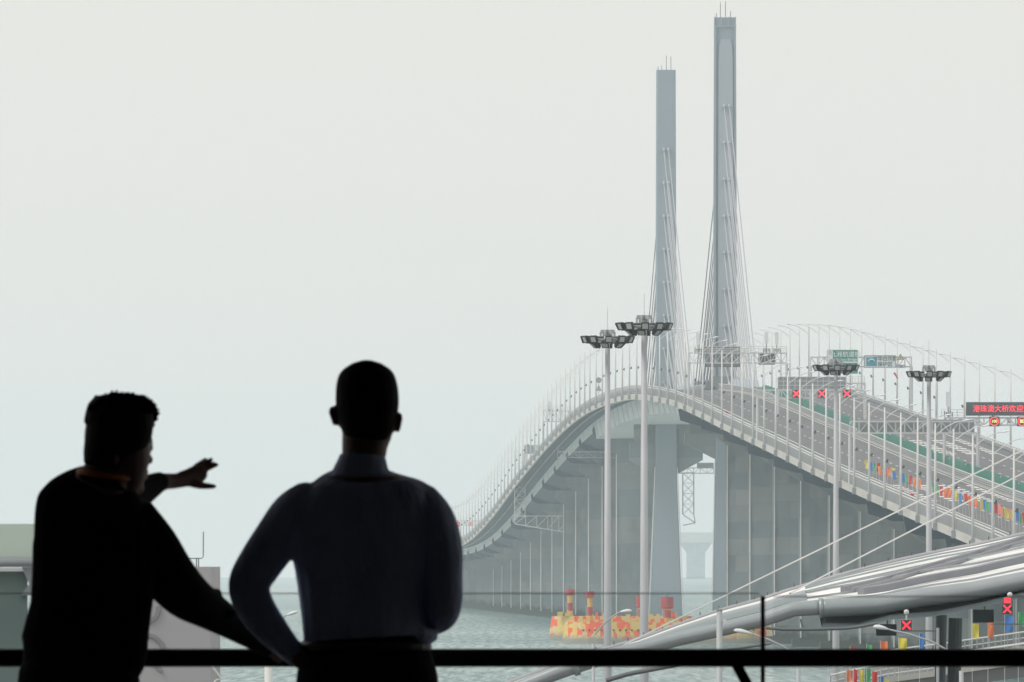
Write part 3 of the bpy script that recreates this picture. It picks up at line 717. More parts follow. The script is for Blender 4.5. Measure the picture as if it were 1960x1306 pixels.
caisson('nearer orange and yellow painted caisson at the waterline', 2250, 1077, 1482, 3.7, 12, 2)
def beacon(label, D, x, base_z, top_y, wcap, capshape=0):
    p = W(x, 0, D); zt = W(0, top_y, D).z; H = zt - base_z; r = wcap/2/F*D
    t = thing('beacon_tower', label, 'beacon', (p.x, D, base_z), 'red and yellow beacon towers')
    rs = r * .58
    z = [base_z, base_z+H*.22, base_z+H*.5, base_z+H-1.6, zt-.95 if not capshape else zt-1.9]
    for i, m_ in enumerate(('buoyyellow', 'buoyred', 'buoyyellow')):
        z0 = z[i]; z1 = z[i+1] if i < 2 else z[4]
        MB().tube([(p.x, D, z0), (p.x, D, z1)], rs*(1.08-.06*i), 18).build('tower_band', M[m_], t, False)
    zc = z[4]
    MB().tube([(p.x, D, zc-.15), (p.x, D, zc+.12), (p.x, D, zt)], [r*.8, r, r], 20).build('lantern_gallery', M['buoyred'], t)
    b = MB().tube([(p.x, D, zt), (p.x, D, zt+.5)], .1, 6); b.build('lantern', M['darksteel'], t)
    b = MB()
    for k in (-.15, .15): b.bar((p.x-rs*1.05+k*1.2, D-rs*.7, base_z), (p.x-rs*1.05+k*1.2, D-rs*.7, base_z+H*.55), .05)
    for k in range(12): b.bar((p.x-rs*1.05-.18, D-rs*.7, base_z+H*.55*k/12), (p.x-rs*1.05+.18, D-rs*.7, base_z+H*.55*k/12), .04)
    b.build('ladder', M['white'], t)
beacon('leftmost red and yellow beacon tower on the farther caisson', 2364, 1091, 4.2, 1128, 19)
beacon('second beacon tower from the left, on the nearer caisson', 2256, 1129, 3.6, 1132, 18)
beacon('third beacon tower from the left, partly hidden by a mast', 2256, 1226, 3.6, 1141, 17, 1)
beacon('rightmost red and yellow beacon tower with the tallest gallery', 2256, 1277, 3.4, 1143, 25, 1)
# ------------------------------------------------------------------ high mast lights
def high_mast(label, D, x, ring_y, top_y, wtop, wbot, rod):
    p = W(x, 0, D); zr = W(0, ring_y, D).z; zt = W(0, top_y, D).z
    t = thing('high_mast_light', label, 'mast light', (p.x, D, 0), 'high mast floodlights')
    MB().tube([(p.x, D, -.5), (p.x, D, CH-8), (p.x, D, zr+.3)], [wbot/F*D/2*1.15, wbot/F*D/2, wtop/F*D/2], 20, True).build('mast', M['mast'], t, True)
    b = MB()
    for an in range(3):
        u = R(an*60+5); dx, dy = math.cos(u)*.42, math.sin(u)*.42
        b.bar((p.x-dx, D-dy, zt-.1), (p.x+dx, D+dy, zt-.1), .13, .24)
        for s in (-1, 1): b.bar((p.x+dx*s, D+dy*s, zr+.25), (p.x+dx*s, D+dy*s, zt-.1), .12)
    b.tube([(p.x, D, zr+.2), (p.x, D, zt-.05)], .12, 10)
    b.build('hoist_head', M['mast'], t)
    if rod: MB().tube([(p.x, D, zt), (p.x, D, zt + rod/F*D)], .018, 5).build('lightning_rod', M['steel'], t)
    b = MB()
    for rr, zz in ((1.15, zr+.05), (.7, zr-.1)):
        b.tube([(p.x+rr*math.cos(R(k*20)), D+rr*math.sin(R(k*20)), zz) for k in range(19)], .05, 6, False)
    for k in range(6): b.bar((p.x, D, zr), (p.x+1.2*math.cos(R(k*60)), D+1.2*math.sin(R(k*60)), zr+.05), .07)
    b.build('lamp_ring', M['panelgrey'], t)
    rnd = random.Random(int(x))
    proto = None
    spots = [(1.5, zr+.06, R(k*360/11+rnd.uniform(-4, 4)+8), R(rnd.uniform(18, 26))) for k in range(11)] + [(.92, zr-.27, R(k*60+rnd.uniform(-6, 6)+22), R(48)) for k in range(6)]
    for rr, zz, an, tilt in spots:
        if proto is None:
            b = MB()           # local: facing -Y
            b.rings([[(-.22, -.07, -.22), (.22, -.07, -.22), (.22, -.07, .22), (-.22, -.07, .22)], [(-.22, .06, -.22), (.22, .06, -.22), (.22, .06, .22), (-.22, .06, .22)], [(-.12, .26, -.12), (.12, .26, -.12), (.12, .26, .1), (-.12, .26, .1)]])
            me = b.build('floodlight', M['black']); me.parent = t
            l_ = MB().box((-.165, -.085, -.15), (.165, -.071, .16)).build('lens', M['lens']); l_.parent = me
            f = me; proto = me
        else:
            f = copy_tree(proto, t)
        f.location = (rr*math.cos(an), rr*math.sin(an), zz)
        f.rotation_euler = (tilt, 0, an + math.pi/2)
    return t
high_mast('tall grey mast light standing left of the other, its lamp ring slightly lower', 772, 1163, 652, 632, 9, 16, 44)
high_mast('tall grey mast light with the highest lamp ring, before the farther pylon', 730, 1233, 627, 604, 10.5, 18, 42)
high_mast('tall grey mast light overlapping the green bridge-name sign', 897, 1600, 706, 688, 7, 14, 0)
high_mast('tall grey mast light nearest the right edge of the photo', 921, 1778, 718, 700, 7.5, 14, 48)
# ------------------------------------------------------------------ flags
def flag_proto(h, bw, bh, m, wave):
    t = thing('flag', '', 'flag', (0, 0, 0))
    MB().tube([(0, 0, 0), (0, 0, h)], .014, 5).build('pole', M['white'], t)
    b = MB(); n = 6; k = 5; rnd = random.Random(wave)
    am = .10 + .14*rnd.random(); ph = rnd.random()*6; sag = rnd.uniform(0, .25)
    g = []
    for j in range(n+1):
        for i in range(k+1):
            u = i/k; v = j/n
            z = h - .03 - bh*v - sag*u*bh*.35*(1-v*.3)
            g.append((u*bw*(1-.1*v*rnd.random()), am*math.sin(ph+u*4+v*3)*u, z))
    b.v = [Vector(p) for p in g]
    for j in range(n):
        for i in range(k): b.f.append((j*(k+1)+i, j*(k+1)+i+1, (j+1)*(k+1)+i+1, (j+1)*(k+1)+i))
    o = b.build('banner', M[m], t, True, recalc=False)
    return t
cols = ['fyellow', 'fred', 'fblue', 'forange', 'fgreen']
protos = {}
cnt = {}
cname = dict(fyellow='yellow', fred='red', fblue='blue', forange='orange', fgreen='green', fmagenta='magenta')
rf = random.Random(11); nflag = 46; used = set()
for i in range(nflag):
    x = 1657 + (1966-1657)*i/(nflag-1)
    if 1763 < x < 1786: continue
    u = i/(nflag-1); off = -15.0 + 2.5*u
    D = (121.9+off)/(.0315+(x-980)/F)
    c = cols[(i*2 + (i//5)) % 5] if rf.random() < .8 else rf.choice(cols)
    key = (c, i % 3)
    if key not in protos: protos[key] = flag_proto(2.75, .48, 1.25, c, i); t = protos[key]
    else: t = copy_tree(protos[key])
    t.location = P(D, off, rf.uniform(-.18, .12)); t.rotation_euler = (rf.uniform(-.03, .03), rf.uniform(-.14, .08), rf.uniform(-.9, .5)); t['group'] = 'coloured flags along the bridge lane'
    cnt[c] = cnt.get(c, 0) + 1; t['label'] = '%s banner flag on the bridge lane, %s %s one from the row\'s far left end' % (cname[c], nth(cnt[c]), cname[c])
lf = [(1585, 1243, 'fblue', 16, 22), (1627, 1238, 'fred', 13, 30), (1659, 1232, 'fgreen', 10, 40), (1685, 1226, 'forange', 14, 38), (1720, 1220, 'fyellow', 16, 34),
      (1760, 1212, 'fblue', 9, 33), (1834, 1200, 'fmagenta', 6, 30), (1861, 1193, 'fyellow', 13, 28), (1891, 1190, 'forange', 12, 30), (1923, 1177, 'fblue', 16, 30), (1949, 1171, 'fgreen', 13, 27),
      (1620, 1281, 'forange', 12, 22), (1634, 1279, 'fred', 7, 34), (1646, 1281, 'fyellow', 8, 30), (1655, 1279, 'fgreen', 12, 34), (1669, 1284, 'fred', 10, 30), (1682, 1294, 'fblue', 10, 30), (1692, 1298, 'fyellow', 9, 26)]
for i, (x, y, c, bw, bh) in enumerate(lf):
    D = 760 if i < 11 else 800
    s = D/F; top = W(x, y, D)
    t = flag_proto(top.z - .5, bw*s, bh*s, c, i+50); t.location = (top.x, D, .5); t['group'] = 'coloured flags below the canopy'
    t['label'] = '%s banner flag below the white canopy, %s' % (cname[c], ('upper row, %s from left' % ('first', 'second', 'third', 'fourth', 'fifth', 'sixth', 'seventh', 'eighth', 'ninth', 'tenth', 'eleventh')[i]) if i < 11 else 'lower row beneath the handrail, %s from left' % ('first', 'second', 'third', 'fourth', 'fifth', 'sixth', 'seventh')[i-11])
# ------------------------------------------------------------------ white canopy
ctop = [(940, 1322), (1060, 1276), (1160, 1244), (1220, 1227), (1300, 1197), (1380, 1170), (1455, 1150), (1500, 1135), (1600, 1105), (1700, 1079), (1800, 1057), (1870, 1044), (1960, 1024), (2080, 1000), (2250, 975)]
cbot = [(960, 1336), (1070, 1292), (1160, 1262), (1230, 1246), (1310, 1226), (1390, 1208), (1460, 1192), (1520, 1172), (1590, 1168), (1680, 1163), (1770, 1147), (1860, 1136), (1960, 1116), (2080, 1098), (2250, 1080)]
DB, DF = 500.0, 440.0
canopy = thing('canopy', 'sweeping white membrane canopy with thick grey edge pipe, lower right', 'canopy', (10, 440, 0))
def cpt(i, v, lift=0):      # i fractional index along, v 0 back .. 1 front
    k = min(int(i), len(ctop)-2); t_ = i - k
    def it(a, b_): return (a[0]+(b_[0]-a[0])*t_, a[1]+(b_[1]-a[1])*t_)
    a = it(ctop[k], ctop[k+1]); b_ = it(cbot[k], cbot[k+1])
    A = W(a[0], a[1], DB); B = W(b_[0], b_[1]-10, DF)
    p = A.lerp(B, v); p.z += lift
    return p
NI = (len(ctop)-1)*6
b = MB(); NV = 40
fold = lambda i, v: .045*math.sin(v*math.pi*11 + i*.12)*math.sin(v*math.pi) + .05*math.sin(v*math.pi*3.2 + i*.35) * math.sin(v*math.pi)
def skin_mesh(ia, ib, va, vb, name, m, nv, lift=0):
    b = MB(); na = int((ib-ia)*6)
    for a_ in range(na+1):
        for j in range(nv+1):
            i_ = ia + (ib-ia)*a_/na; v = va + (vb-va)*j/nv; b.v.append(cpt(i_, v, fold(i_, v)*(1 if i_ > 7 else .3) + lift))
    nb = len(b.v)
    for v_ in list(b.v): b.v.append(v_ - Vector((0, 0, .12)))
    for a_ in range(na):
        for j in range(nv):
            q = (a_*(nv+1)+j, a_*(nv+1)+j+1, (a_+1)*(nv+1)+j+1, (a_+1)*(nv+1)+j); b.f.append(q); b.f.append(tuple(x+nb for x in reversed(q)))
    b.build(name, m, canopy, True, recalc=False)
skin_mesh(7.4, 14, 0, 1, 'membrane', M['membrane'], 44)
skin_mesh(0, 7.4, 0, .15, 'roof_edge_strip', M['membrane'], 4)
skin_mesh(0, 7.4, .155, .36, 'roof_strip', M['panelgrey'], 4)
skin_mesh(0, 7.4, .365, .66, 'roof_strip', M['stripteal'], 6)
skin_mesh(0, 7.4, .665, .70, 'dark_joint', M['soffit'], 2)
skin_mesh(0, 7.4, .705, .95, 'roof_strip', M['strippale'], 5)
i_split = 8.0
def cedge(i0, i1, v, lift, dy=0, n=40): return [cpt(i0+(i1-i0)*k/n, v, lift) + Vector((0, dy, 0)) for k in range(n+1)]
b = MB().tube(cedge(0, 7.75, 1, -.08), .25, 18); b.build('edge_pipe', M['pipe'], canopy, True)
b = MB().tube(cedge(7.72, 14, 1, -.1), .32, 20); b.build('edge_pipe', M['pipe'], canopy, True)
for ic, r_ in ((7.74, .34), (1.35, .31)):
    b = MB().tube([cpt(ic-.06, 1, -.09), cpt(ic+.06, 1, -.09)], r_, 20); b.build('pipe_collar', M['pipe'], canopy, True)
b = MB().tube(cedge(0, 14, 0, .05), .07, 8); b.build('back_edge_tube', M['cable'], canopy)
# ridge ribs
b = MB()
def path(i0, v0, i1, v1, lift, n=24, bow=0): return [cpt(i0+(i1-i0)*k/n, v0+(v1-v0)*k/n + bow*math.sin(math.pi*k/n), lift) for k in range(n+1)]
for pth, wd in ((path(8.2, .66, 13.2, .03, .12), .12), (path(8.4, .70, 13.3, .1, .12), .07)):
    for k in range(len(pth)-1): b.bar(pth[k], pth[k+1], wd*1.2, wd*2.2)
b.build('valley_cable_tray', M['canopygrey'], canopy)
b = MB(); pth = path(8.6, .80, 14, .62, .16)
for k in range(len(pth)-1): b.bar(pth[k], pth[k+1], .3, .24)
b.build('box_beam', M['canopygrey'], canopy)
b = MB()
for k in range(3, 30):
    p = cpt(k*.45, 0, .1); b.bar(p, p + Vector((0, 0, .14)), .05)
b.build('edge_clips', M['darksteel'], canopy)
for v_ in (.09, .2, .31, .42, .55, .7, .87):
    b = MB(); pth = path(7.4, v_, 14, v_*.93, .07, 40)
    pth = [p_ + Vector((0, 0, fold(7.4+6.6*k/40, v_*(1-.07*k/40)))) for k, p_ in enumerate(pth)]
    for k in range(40): b.bar(pth[k], pth[k+1], .45 if v_ in (.31, .55) else .14, .07)
    b.build('roof_seam', M['panelgrey'] if v_ in (.31, .55) else M['strippale'], canopy)
# soffit and secondary pipe
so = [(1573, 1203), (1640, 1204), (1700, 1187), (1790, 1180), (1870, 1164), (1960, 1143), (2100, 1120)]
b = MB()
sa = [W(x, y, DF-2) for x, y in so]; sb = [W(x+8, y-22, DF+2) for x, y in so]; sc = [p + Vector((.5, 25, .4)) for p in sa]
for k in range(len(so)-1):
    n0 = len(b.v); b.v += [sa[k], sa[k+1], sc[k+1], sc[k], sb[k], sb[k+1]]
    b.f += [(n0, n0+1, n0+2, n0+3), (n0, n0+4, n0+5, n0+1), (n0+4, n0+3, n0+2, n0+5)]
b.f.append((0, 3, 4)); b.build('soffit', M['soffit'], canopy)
for pl, r_ in (([(1466, 1202), (1500, 1205), (1560, 1205), (1620, 1203), (1650, 1199), (1680, 1193)], .055), ([(1340, 1252), (1400, 1243), (1455, 1235), (1475, 1232)], .05), ([(1160, 1303), (1200, 1291), (1245, 1282), (1300, 1272)], .08)):
    MB().tube([W(x, y, DF-4) for x, y in pl], r_, 8).build('tie_rod', M['darksteel'], canopy)
MB().tube([W(1532, 1185, DF-3), W(1537, 1203, DF-3)], .03, 6).build('hanger', M['darksteel'], canopy)
for pa, pb in (((1192, 1236), (1960, 861)), ((1512, 1136), (1960, 905))):
    A = W(pa[0], pa[1], 452); B = W(pb[0], pb[1], 470); d = (B-A)
    MB().tube([A, B + d*.35], .03, 6, False).build('stay_rope', M['white'], canopy)
# canopy columns
for i, (x, wd, D) in enumerate(((1829, .46, 470), (1802, .4, 500))):
    p = W(x, 0, D); b = MB().tube([(p.x-.25, D, 0), (p.x, D, CH-1.9)], [wd/2, wd/2*1.1], 12); b.build('column', M['column'], canopy)
# hanging black boards + lane signals under the canopy
for i, (xa, ya, xb, yb) in enumerate(((1677, 1195, 1716, 1217), (1863, 1167, 1902, 1192))):
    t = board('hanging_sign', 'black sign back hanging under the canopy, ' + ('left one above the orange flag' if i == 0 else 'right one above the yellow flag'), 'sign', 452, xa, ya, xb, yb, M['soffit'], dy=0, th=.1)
    p = W((xa+xb)/2+2, ya, 452); MB().tube([p, p + Vector((0, 0, .3))], .03, 6).build('hanger', M['darksteel'], t)
red_x('red cross lane signal under the canopy, left one beside a street lamp', 430, 1735, 1197, 10, 'red cross signals under the canopy', dy=0)
red_x('red cross lane signal under the canopy, right one by the blue flag', 430, 1928, 1166, 9.5, 'red cross signals under the canopy', dy=0)
for x, y, yy in ((1735, 1172, 1188), (1933, 1139, 1157)):
    p = W(x, y, 430.1); t = thing('signal_hanger', 'white ball joint holding the ' + ('left' if x < 1800 else 'right') + ' canopy lane signal', 'hanger', p)
    b = MB().tube([p + Vector((0, 0, -.09)), p + Vector((0, 0, -.05)), p + Vector((0, 0, .05)), p + Vector((0, 0, .09))], [.03, .085, .085, .03], 12); b.build('ball', M['white'], t, True)
    MB().tube([W(x, yy, 430.1), p], .03, 6).build('stem', M['white'], t)
p = W(1928, 1149, 430); t = thing('signal_reflection', 'glowing red square imitating a reflection above the right lane signal', 'reflection', p)
MB().box((p.x-.12, 430, p.z-.1), (p.x+.12, 430.1, p.z+.1)).build('housing', M['ledblack'], t); MB().box((p.x-.11, 429.98, p.z-.09), (p.x+.11, 429.995, p.z+.09)).build('lens', M['ledred'], t)  # glowing plate stands in for red light reflected above the signal
# signal poles with arms
for i, (x, top, xa, ya, xb) in enumerate(((1795, 1202, 1715, 1208, 1795), (1975, 1185, 1896, 1195, 1975))):
    D = 436; p = W(x, top, D); t = thing('signal_pole', 'steel pole with a horizontal arm, ' + ('right of left canopy signal' if i == 0 else 'at right picture edge'), 'pole', (p.x, D, 0))
    MB().tube([(p.x, D, 0), p], .055, 10).build('pole', M['mast'], t); MB().bar(W(xa, ya, D), W(xb, ya, D), .05).build('arm', M['darksteel'], t)
# mid-distance street lamps
def street_lamp(label, D, hx, hy, pts, px, foot=0):
    base = W(px, 0, D); t = thing('street_lamp', label, 'street lamp', (base.x, D, 0), 'slim street lamps')
    pl = [W(x, y, D) for x, y in pts]
    MB().tube([(base.x, D, 0), (base.x, D, pl[-1].z - .3)], .06, 10).build('pole', M['mast'], t, True)
    MB().tube([W(hx[1], hy[1], D)] + pl, [.025]*(len(pl)) + [.035], 8).build('arm', M['mast'], t)
    a = W(hx[0], hy[0], D); c = W(hx[1], hy[1], D); d = c - a; b = MB(); rs = []
    for u, r_ in ((0, .01), (.12, .06), (.4, .085), (.75, .06), (1, .025)):
        q = a + d*u; rs.append([q + Vector((0, math.cos(R(k*45))*r_*1.3, math.sin(R(k*45))*r_*(1 if math.sin(R(k*45)) > 0 else .5))) for k in range(8)])
    b.rings(rs); b.build('lamp_head', M['signwhite'], t, True)
street_lamp('street lamp with white head under the canopy, arm curving down to right', 330, (1671, 1701), (1200, 1205), [(1740, 1214), (1785, 1229), (1810, 1243), (1835, 1262)], 1840)
street_lamp('street lamp with white head in front of canopy pipe', 330, (1404, 1440), (1207, 1214), [(1470, 1224), (1500, 1238), (1524, 1258)], 1528)
street_lamp('street lamp peeking out between the two tallest masts', 420, (1210, 1186), (1170, 1172), [(1172, 1180), (1150, 1200), (1138, 1215)], 1136)
street_lamp('small street lamp seen through the gap under the standing man\'s elbow', 420, (570, 548), (1172, 1178), [(535, 1186), (520, 1215)], 516)
# plain post with small camera
D = 300; p = W(1377, 1168, D); t = thing('camera_post', 'pale grey post with a small camera before the canopy\'s left sweep', 'post', (p.x, D, 0))
MB().tube([(p.x, D, 0), (p.x, D, p.z)], [.085, .07], 14).build('post', M['mast'], t, True)
b = MB().box((p.x-.075, D-.075, p.z), (p.x+.075, D+.075, p.z+.02)); b.tube([(p.x, D, p.z), (p.x, D, p.z+.06)], .02, 6); b.build('cap', M['mast'], t)
b = MB().bar((p.x, D, p.z-.22), (p.x+.13, D, p.z-.25), .04); b.tube([(p.x+.12, D-.12, p.z-.26), (p.x+.12, D+.1, p.z-.26)], .05, 10); b.build('camera', M['signwhite'], t)
# ------------------------------------------------------------------ ramp road below the canopy
b = MB(); rp = [(1590, 1330), (1700, 1305), (1800, 1292), (1900, 1278), (2000, 1264)]
A = [W(x, y, 830) for x, y in rp]; B = [p + Vector((2, 60, 0.4)) for p in A]
for k in range(len(rp)-1):
    n0 = len(b.v); b.v += [A[k], A[k+1], B[k+1], B[k], A[k]-Vector((0, 0, .9)), A[k+1]-Vector((0, 0, .9)), B[k+1]-Vector((0, 0, .9)), B[k]-Vector((0, 0, .9))]
    b.f += [(n0, n0+1, n0+2, n0+3), (n0, n0+4, n0+5, n0+1), (n0+3, n0+2, n0+6, n0+7), (n0+4, n0+7, n0+6, n0+5)]
tag(b.build('ramp_road', M['asphalt']), kind='structure')
for nm, L, off in (('near', A, .0), ('far', B, .0)):
    t = thing('ramp_guardrail', 'pale guardrail on the %s edge of the ramp road below the canopy' % nm, 'guardrail', L[0], 'guardrails of the ramp road')
    for h, r_ in ((1.25, .07), (.85, .04), (.5, .05)):
        MB().tube([p + Vector((0, 0, h)) for p in L], r_, 6).build('rail', M['white'], t)
    b = MB()
    for k in range(len(L)-1):
        for j in range(8):
            p = L[k].lerp(L[k+1], j/8); b.bar(p, p + Vector((0, 0, 1.25)), .08)
    b.build('rail_posts', M['rail'], t)
    b = MB()
    for k in range(len(L)-1): b.bar(L[k] + Vector((0, 0, .12)), L[k+1] + Vector((0, 0, .12)), .25, .35)
    b.build('kerb', M['fascia'], t)
# island ground under the near things
b = MB(); b.box((-60, 44, -.5), (90, 960, .35)); 
isl = mat('island_ground', (.17, .17, .16), .95, 0, .2, .1)
tag(b.build('ground', isl), kind='structure')
# ------------------------------------------------------------------ pale lift shaft block with emblem and rod
D = 120; a = W(205, 1085, D); c = W(403, 1085, D)
t = thing('roof_block', 'pale lilac-grey plant block with wire rod on its top, behind the pointing man', 'building', ((a.x+c.x)/2, D, .35))
MB().box((a.x, D, .35), (c.x, D+4, a.z)).build('wall', M['boxwall'], t)
b = MB()
def arc(cx, cy, r, a0, a1, wd=.035):
    pts = [W(cx + r*math.cos(R(a0+(a1-a0)*k/10)), cy - r*math.sin(R(a0+(a1-a0)*k/10)), D-.012) for k in range(11)]
    for k in range(10): b.bar(pts[k], pts[k+1], .03, wd, up=(0, 1, 0)) if False else b.bar(pts[k], pts[k+1], wd, .015, up=(0, 1, 0))
arc(276, 1165, 27, -75, 10); arc(282, 1246, 30, -10, 95); arc(270, 1300, 40, 20, 70)
b.build('emblem', M['emblem'], t)
b = MB()
for x in (376, 380): b.tube([W(x, 1085, D+1), W(x, 1069, D+1)], .006, 6)
b.tube([W(330, 1069, D+1), W(386, 1069, D+1), W(389, 1066, D+1), W(389.5, 1018, D+1)], .0055, 6)
b.build('wire_rod', M['darksteel'], t)
# bent white cable/railing by the block
t = thing('bent_pipe', 'thin white bent pipe beside the pale block, under the handrail', 'pipe', W(405, 1306, 118))
MB().tube([W(404, 1272, 118), W(414, 1286, 118), W(424, 1299, 118), W(414, 1302, 118), W(405, 1312, 118)], .01, 6).build('pipe', M['white'], t)
t = thing('bollard_post', 'short pale post seen below the handrail between the two men', 'post', (W(514, 0, 110).x, 110, .35))
MB().tube([(W(514, 0, 110).x, 110, .35), W(514, 1268, 110)], .035, 12).build('post', M['white'], t, True)
MB().tube([W(514, 1268, 110), W(514, 1264, 110)], [.04, .02], 12).build('cap', M['white'], t)
# ------------------------------------------------------------------ glazed walkway at the left edge
D = 64; t = thing('glazed_walkway', 'green-tinted glazed walkway with grey roof beam at left picture edge', 'walkway', (W(0, 0, D).x, D, .35))
xl = W(-900, 0, D).x; xr = W(175, 0, D).x
MB().box((xl, D, W(0, 1068, D).z), (xr, D+.05, W(0, 1003, D).z)).build('fascia_glass', M['walkgreen'], t)
MB().tube([(xl, D-.08, W(0, 1076, D).z), (xr, D-.08, W(0, 1076, D).z)], .026, 14).build('roof_beam', M['pipe'], t, True)
MB().box((xl, D-.01, W(0, 1094, D).z), (W(46, 0, D).x, D+.02, W(0, 1087, D).z)).build('white_trim', M['signwhite'], t)
MB().box((xl, D+.02, .35), (W(52, 0, D).x, D+.06, W(0, 1094, D).z)).build('wall_glass', M['walkgrey'], t)
b = MB(); a = W(42, 1086, D); b.prism([(a.x, a.z), (W(56, 0, D).x, W(0, 1118, D).z), (W(40, 0, D).x, W(0, 1140, D).z), (W(100, 0, D).x, W(0, 1140, D).z), (W(100, 0, D).x, a.z)], D-.02, D+.15); b.build('bracket', M['pipe'], t)
# ------------------------------------------------------------------ viewing hall (dark interior around the camera) and balustrade
FL = CH - 1.2
def st(name, a, b_): tag(MB().box(a, b_).build(name, M['interior']), kind='structure')
st('floor', (-9, -6, FL-.3), (9, 37.6, FL)); st('ceiling', (-9, -6, FL+4.3), (9, 41, FL+4.6))
st('wall_left', (-9.3, -6, FL-.3), (-9.0, 38, FL+4.6)); st('wall_right', (9.0, -6, FL-.3), (9.3, 38, FL+4.6)); st('wall_back', (-9, -6.3, FL-.3), (9, -6, FL+4.6))
st('hall_base', (-9.3, -6.3, -1.0+.3), (9.3, 37.7, FL-.302))
DR = 36.75
t = thing('balustrade', 'black handrail with tinted glass panels on dark clamps, across the foreground', 'railing', (0, DR, FL))
zr = W(0, 1259.5, DR).z; r_ = 17.5/F*DR
b = MB(); ring = lambda x: [(x, DR + r_*1.15*math.copysign(abs(math.cos(R(k*22.5)))**.6, math.cos(R(k*22.5))), zr + r_*math.copysign(abs(math.sin(R(k*22.5)))**.6, math.sin(R(k*22.5)))) for k in range(16)]
b.rings([ring(-8.99), ring(-4), ring(0), ring(4), ring(8.99)]); b.build('handrail', M['rubber'], t, True)
DG = 36.95; zg = W(0, 1137, DG).z
edges = [(-6.2, W(1454, 0, DG).x), (W(1480, 0, DG).x, W(1480, 0, DG).x + 2.6), (-8.9, -6.24), (W(1480, 0, DG).x+2.64, 8.9)]
for i, (xa, xb) in enumerate(edges):
    zz = zg if i != 1 else W(0, 1143, DG).z
    gp = MB().add([(xa, DG, FL), (xb, DG, FL), (xb, DG, zz), (xa, DG, zz)], [(0, 1, 2, 3)])
    b = MB(); b.add([(xa, DG, FL), (xb, DG, FL), (xb, DG, zz), (xa, DG, zz)], [(0, 1, 2, 3)]); g_ = b.build('glass_panel', M['glass'], t, recalc=False)
    b = MB().box((xa, DG-.004, zz), (xb, DG+.004, zz+.003)); b.build('top_edge', M['glassedge'], g_)
for xp in (W(1460, 0, DR).x, W(1460, 0, DR).x+2.6, -2.1, -4.2, 5.6):
    if xp in (-2.1,): 
        pass
    pt = MB().box((xp-.006, DR-.02, FL), (xp+.006, DR+.03, W(0, 1141, DR).z)); o = pt.build('post', M['rubber'], t)
    b = MB().bar((xp-.075, DR, zr-.02), (xp-.02, DR, zr-.12), .02, .03); b.bar((xp-.02, DR, zr-.12), (xp+.0, DR, zr-.2), .02, .03); b.build('bracket', M['rubber'], o)
# ------------------------------------------------------------------ people
def blob(chains, D, name, m, parent, vox=.006, smooth=4, extra=None, capk=.8):
    """chains: lists of (x_px, y_px, half_width_px, depth_radius_m, dy_m); swept as ellipses and fused into one skin"""
    K = D / F; mb = MB(); n = 20
    for ch in chains:
        fine = []                       # catmull-rom resample
        N = len(ch)
        for i in range(N-1):
            p0, p1, p2, p3 = ch[max(i-1, 0)], ch[i], ch[i+1], ch[min(i+2, N-1)]
            for k in range(4):
                t = k/4; fine.append([.5*((2*b)+(-a+c)*t+(2*a-5*b+4*c-d)*t*t+(-a+3*b-3*c+d)*t**3) for a, b, c, d in zip(p0, p1, p2, p3)])
        fine.append(list(ch[-1]))
        pts = [Vector(((x-980)*K, D+dy, CH+(HZ-y)*K)) for x, y, hw, dr, dy in fine]
        rs = []; M_ = len(pts)
        def frame(i):
            t = (pts[min(i+1, M_-1)] - pts[max(i-1, 0)]).normalized()
            s = t.cross(Vector((0, 1, 0)))
            s = s.normalized() if s.length > .25 else Vector((1, 0, 0)) - t*t.x
            s.normalize(); return t, s, s.cross(t).normalized()
        def ringat(c, s, d, a, b_): return [c + s*(a*math.cos(2*math.pi*k/n)) + d*(b_*math.sin(2*math.pi*k/n)) for k in range(n)]
        t, s, d = frame(0); a, b_ = fine[0][2]*K, fine[0][3]; cap = min(a, b_)*capk
        for u in (.05, .45, .8): rs.append(ringat(pts[0]-t*cap*math.sqrt(1-u*u), s, d, a*u, b_*u))
        for i in range(M_):
            t, s, d = frame(i); rs.append(ringat(pts[i], s, d, max(.002, fine[i][2]*K), max(.002, fine[i][3])))
        a, b_ = fine[-1][2]*K, fine[-1][3]; cap = min(a, b_)*capk
        for u in (.8, .45, .05): rs.append(ringat(pts[-1]+t*cap*math.sqrt(1-u*u), s, d, a*u, b_*u))
        mb.rings(rs)
    if extra: extra(mb, K)
    o = mb.build(name, m, parent)
    r = o.modifiers.new('r', 'REMESH'); r.mode = 'VOXEL'; r.voxel_size = vox
    s = o.modifiers.new('s', 'SMOOTH'); s.iterations = smooth; s.factor = .5
    dg = bpy.context.evaluated_depsgraph_get(); dg.update()
    me = bpy.data.meshes.new_from_object(o.evaluated_get(dg)); me.name = name
    o.modifiers.clear(); o.data = me; me.materials.clear(); me.materials.append(m)
    me.polygons.foreach_set('use_smooth', [True]*len(me.polygons))
    return o
def ell(mb, K, D, x, y, hw, hh, dr, dy, n=12):
    c = Vector(((x-980)*K, D+dy, CH+(HZ-y)*K)); rs = []
    for i in range(1, 8):
        ph = math.pi*i/8; rs.append([c + Vector((hw*K*math.sin(ph)*math.cos(2*math.pi*k/n), dr*math.sin(ph)*math.sin(2*math.pi*k/n), hh*K*math.cos(ph))) for k in range(n)])
    mb.rings(rs)
